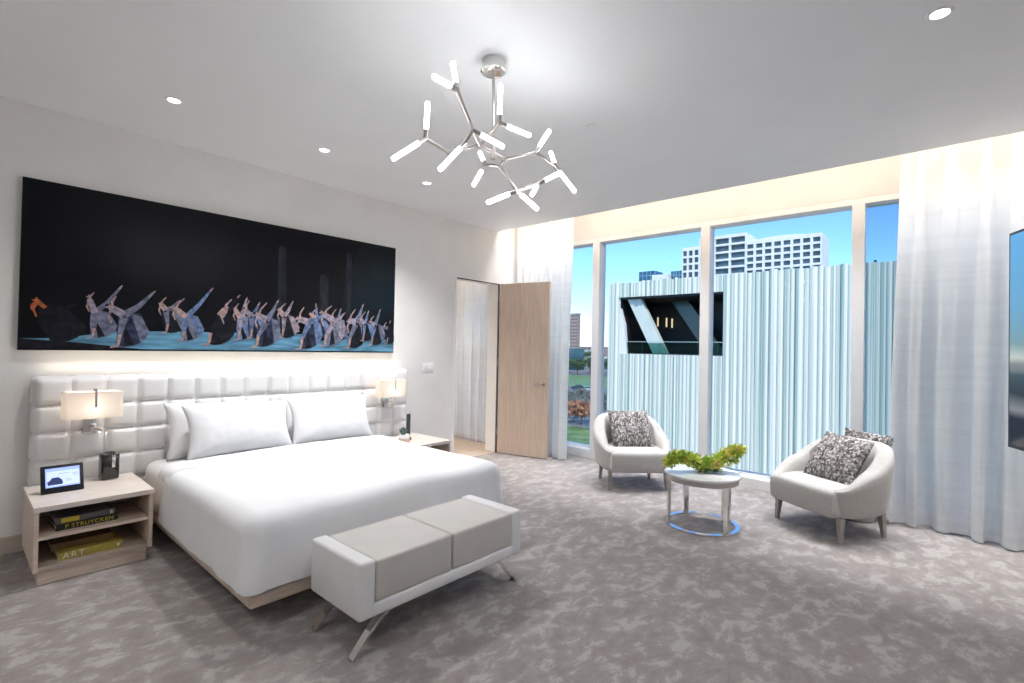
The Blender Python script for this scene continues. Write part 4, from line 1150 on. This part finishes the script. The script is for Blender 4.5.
for k, (x, y) in enumerate(((219, 161), (224, 152), (229, 144), (238, 168), (234, 137), (246, 158), (240, 150), (250, 146))):
    tree('shade_tree', x, y, 4.6, 8.0 + (k % 3), M['tree'], 'dark green tree in the row beyond the far lawn', 'tree', 'tree row beyond the far lawn', 60 + k)
# cars
M['car'] = mat('car_paint', (.06, .075, .10), .25, .3, var=.1, scale=2, coat=.5)
M['car2'] = mat('car_paint_pale', (.55, .57, .60), .25, .3, var=.05, scale=2, coat=.5)
def car(x, y, rz, m, label):
    t = thing('car', label, 'car', (x, y, -11.85), rz, 'cars on the street')
    b = MB(); b.prism([(-2.2, .35), (2.2, .35), (2.25, .75), (1.3, .92), (-1.9, .95), (-2.25, .8)], 1.7, M=Matrix.Translation((0, -.85, 0))); b.build('body', m, t, smooth=0)
    MB().prism([(-1.7, .93), (1.1, .9), (.5, 1.42), (-1.2, 1.45)], 1.45, M=Matrix.Translation((0, -.72, 0))).build('cabin', M['win_dark'], t, smooth=0)
    for sx in (-1.35, 1.35):
        for sy in (-.8, .8):
            MB().tube([(sx, sy - .1, .33), (sx, sy + .1, .33)], .33, 16).build('wheel', M['black'], t)
car(141, 95.5, math.radians(125), M['car'], 'dark blue car parked on the street below')
car(137, 89, math.radians(125), M['car2'], 'pale car parked on the street beside the dark one')
# raised road, low blocks and the tall tower
hw = thing('viaduct', 'pale raised highway crossing behind the tree row', 'bridge', (330, 215, -12), math.radians(128))
MB().box(-120, 120, -6, 6, 5.2, 7.2).build('deck', M['conc'], hw, smooth=0)
for k in range(7): MB().box(-90 + k * 30 - .8, -90 + k * 30 + .8, -4, 4, 0, 5.2).build('pier', M['conc_grey'], hw, smooth=0)
MB().box(-120, 120, -6.2, -5.9, 7.2, 8.2).build('parapet', M['conc_grey'], hw, smooth=0)
def block(name, x, y, w_, dp, h_, body, floors, cols, label):
    t = thing(name, label, 'building', (x, y, -12))
    MB().box(0, dp, 0, w_, 0, h_).build('wall', body, t, smooth=0)
    for i in range(cols):
        yw = (i + .5) * w_ / cols
        wn = MB()
        for j_ in range(floors):
            zw = h_ * (j_ + .35) / floors; wn.box(-.12, .05, yw - w_ / cols * .28, yw + w_ / cols * .28, zw, zw + h_ / floors * .45)
        wn.build('window_column', M['win_dark'], t, smooth=0)
    MB().box(-.3, dp + .3, -.3, w_ + .3, h_, h_ + h_ * .02 + .3).build('parapet', body, t, smooth=0)
block('tower_block', 300, 204.5, 6.2, 4, 38.5, M['brick'], 16, 5, 'tall tan brick tower on the skyline beside the left curtain')
block('low_block', 380, 250, 34, 14, 12.6, M['conc'], 3, 9, 'low white building under the skyline tower')
block('low_block', 270, 186, 9, 12, 13.5, M['steelblue'], 3, 4, 'small blue glazed building at the foot of the tower')
block('low_block', 420, 262, 40, 20, 16.0, M['brick'], 4, 10, 'wide tan building behind the raised highway')
for k, (x, y) in enumerate(((356, 226), (350, 244), (364, 240), (345, 232), (370, 229))):
    tree('skyline_tree', x, y, 5.5, 13 + (k % 2) * 2, M['tree'], 'distant tree against the sky beside the tower', 'tree', 'distant trees beside the tower', 90 + k)

# ------------------------------------------------------------------ light
# cove strip in the curtain slot, warm strips of the headboard
light('cove_strip', 'AREA', (5.085, 1.75, 3.20), 11.5, (1.0, .76, .53), (0, math.radians(-78), 0), shape='RECTANGLE', size=.05, size_y=5.9)
light('added_slot_fill', 'AREA', (5.20, 1.75, 3.44), 42, (.96, .98, 1.0), (0, math.radians(2), 0), shape='RECTANGLE', size=.06, size_y=5.9, spread=math.radians(64))  # added strip hidden in the slot, brightens curtains, frames and nearby floor
light('cove_strip_hall', 'AREA', (5.085, 6.4, 3.20), 16, (1.0, .74, .45), (0, math.radians(-80), 0), shape='RECTANGLE', size=.05, size_y=2.8)
light('headboard_strip', 'AREA', (1.9, 4.70, 1.20), 1.7, (1.0, .86, .68), (math.radians(180), 0, 0), shape='RECTANGLE', size=2.9, size_y=.02)
light('hall_downlight', 'SPOT', (4.2, 6.2, 3.0), 110, (1, .93, .85), spot_size=math.radians(120), spot_blend=.9, shadow_soft_size=.06)

world = bpy.data.worlds.new('sky'); scene.world = world; world.use_nodes = True
nt = world.node_tree; bg = nt.nodes['Background']
sky = nt.nodes.new('ShaderNodeTexSky'); sky.sky_type = 'NISHITA'; sky.sun_disc = False
sky.sun_elevation = math.radians(48); sky.sun_rotation = math.radians(230); sky.air_density = .75; sky.dust_density = 0.0; sky.ozone_density = 3.0
hs = nt.nodes.new('ShaderNodeHueSaturation'); hs.inputs['Saturation'].default_value = 1.05; hs.inputs['Hue'].default_value = .503
nt.links.new(sky.outputs[0], hs.inputs['Color']); tint = nt.nodes.new('ShaderNodeMix'); tint.data_type = 'RGBA'; tint.blend_type = 'MULTIPLY'; tint.inputs[0].default_value = 1.0
tint.inputs[7].default_value = (.76, .97, 1.10, 1); nt.links.new(hs.outputs[0], tint.inputs[6]); nt.links.new(tint.outputs[2], bg.inputs['Color']); bg.inputs['Strength'].default_value = .175
sun = light('sun', 'SUN', (-20, -20, 40), 2.15, (1, .945, .85), angle=math.radians(.6))
sdir = Vector((.62, .45, -.72)).normalized()
sun.rotation_euler = sdir.to_track_quat('-Z', 'Y').to_euler()

scene.view_settings.view_transform = 'Standard'; scene.view_settings.look = 'None'
scene.view_settings.gamma = 1.0; scene.view_settings.use_curve_mapping = False
scene.view_settings.exposure = 0.68
scene.cycles.use_denoising = True
scene.cycles.max_bounces = 10; scene.cycles.diffuse_bounces = 6; scene.cycles.transparent_max_bounces = 16
scene.cycles.sample_clamp_indirect = 6.0
scene.cycles.caustics_reflective = False; scene.cycles.caustics_refractive = False
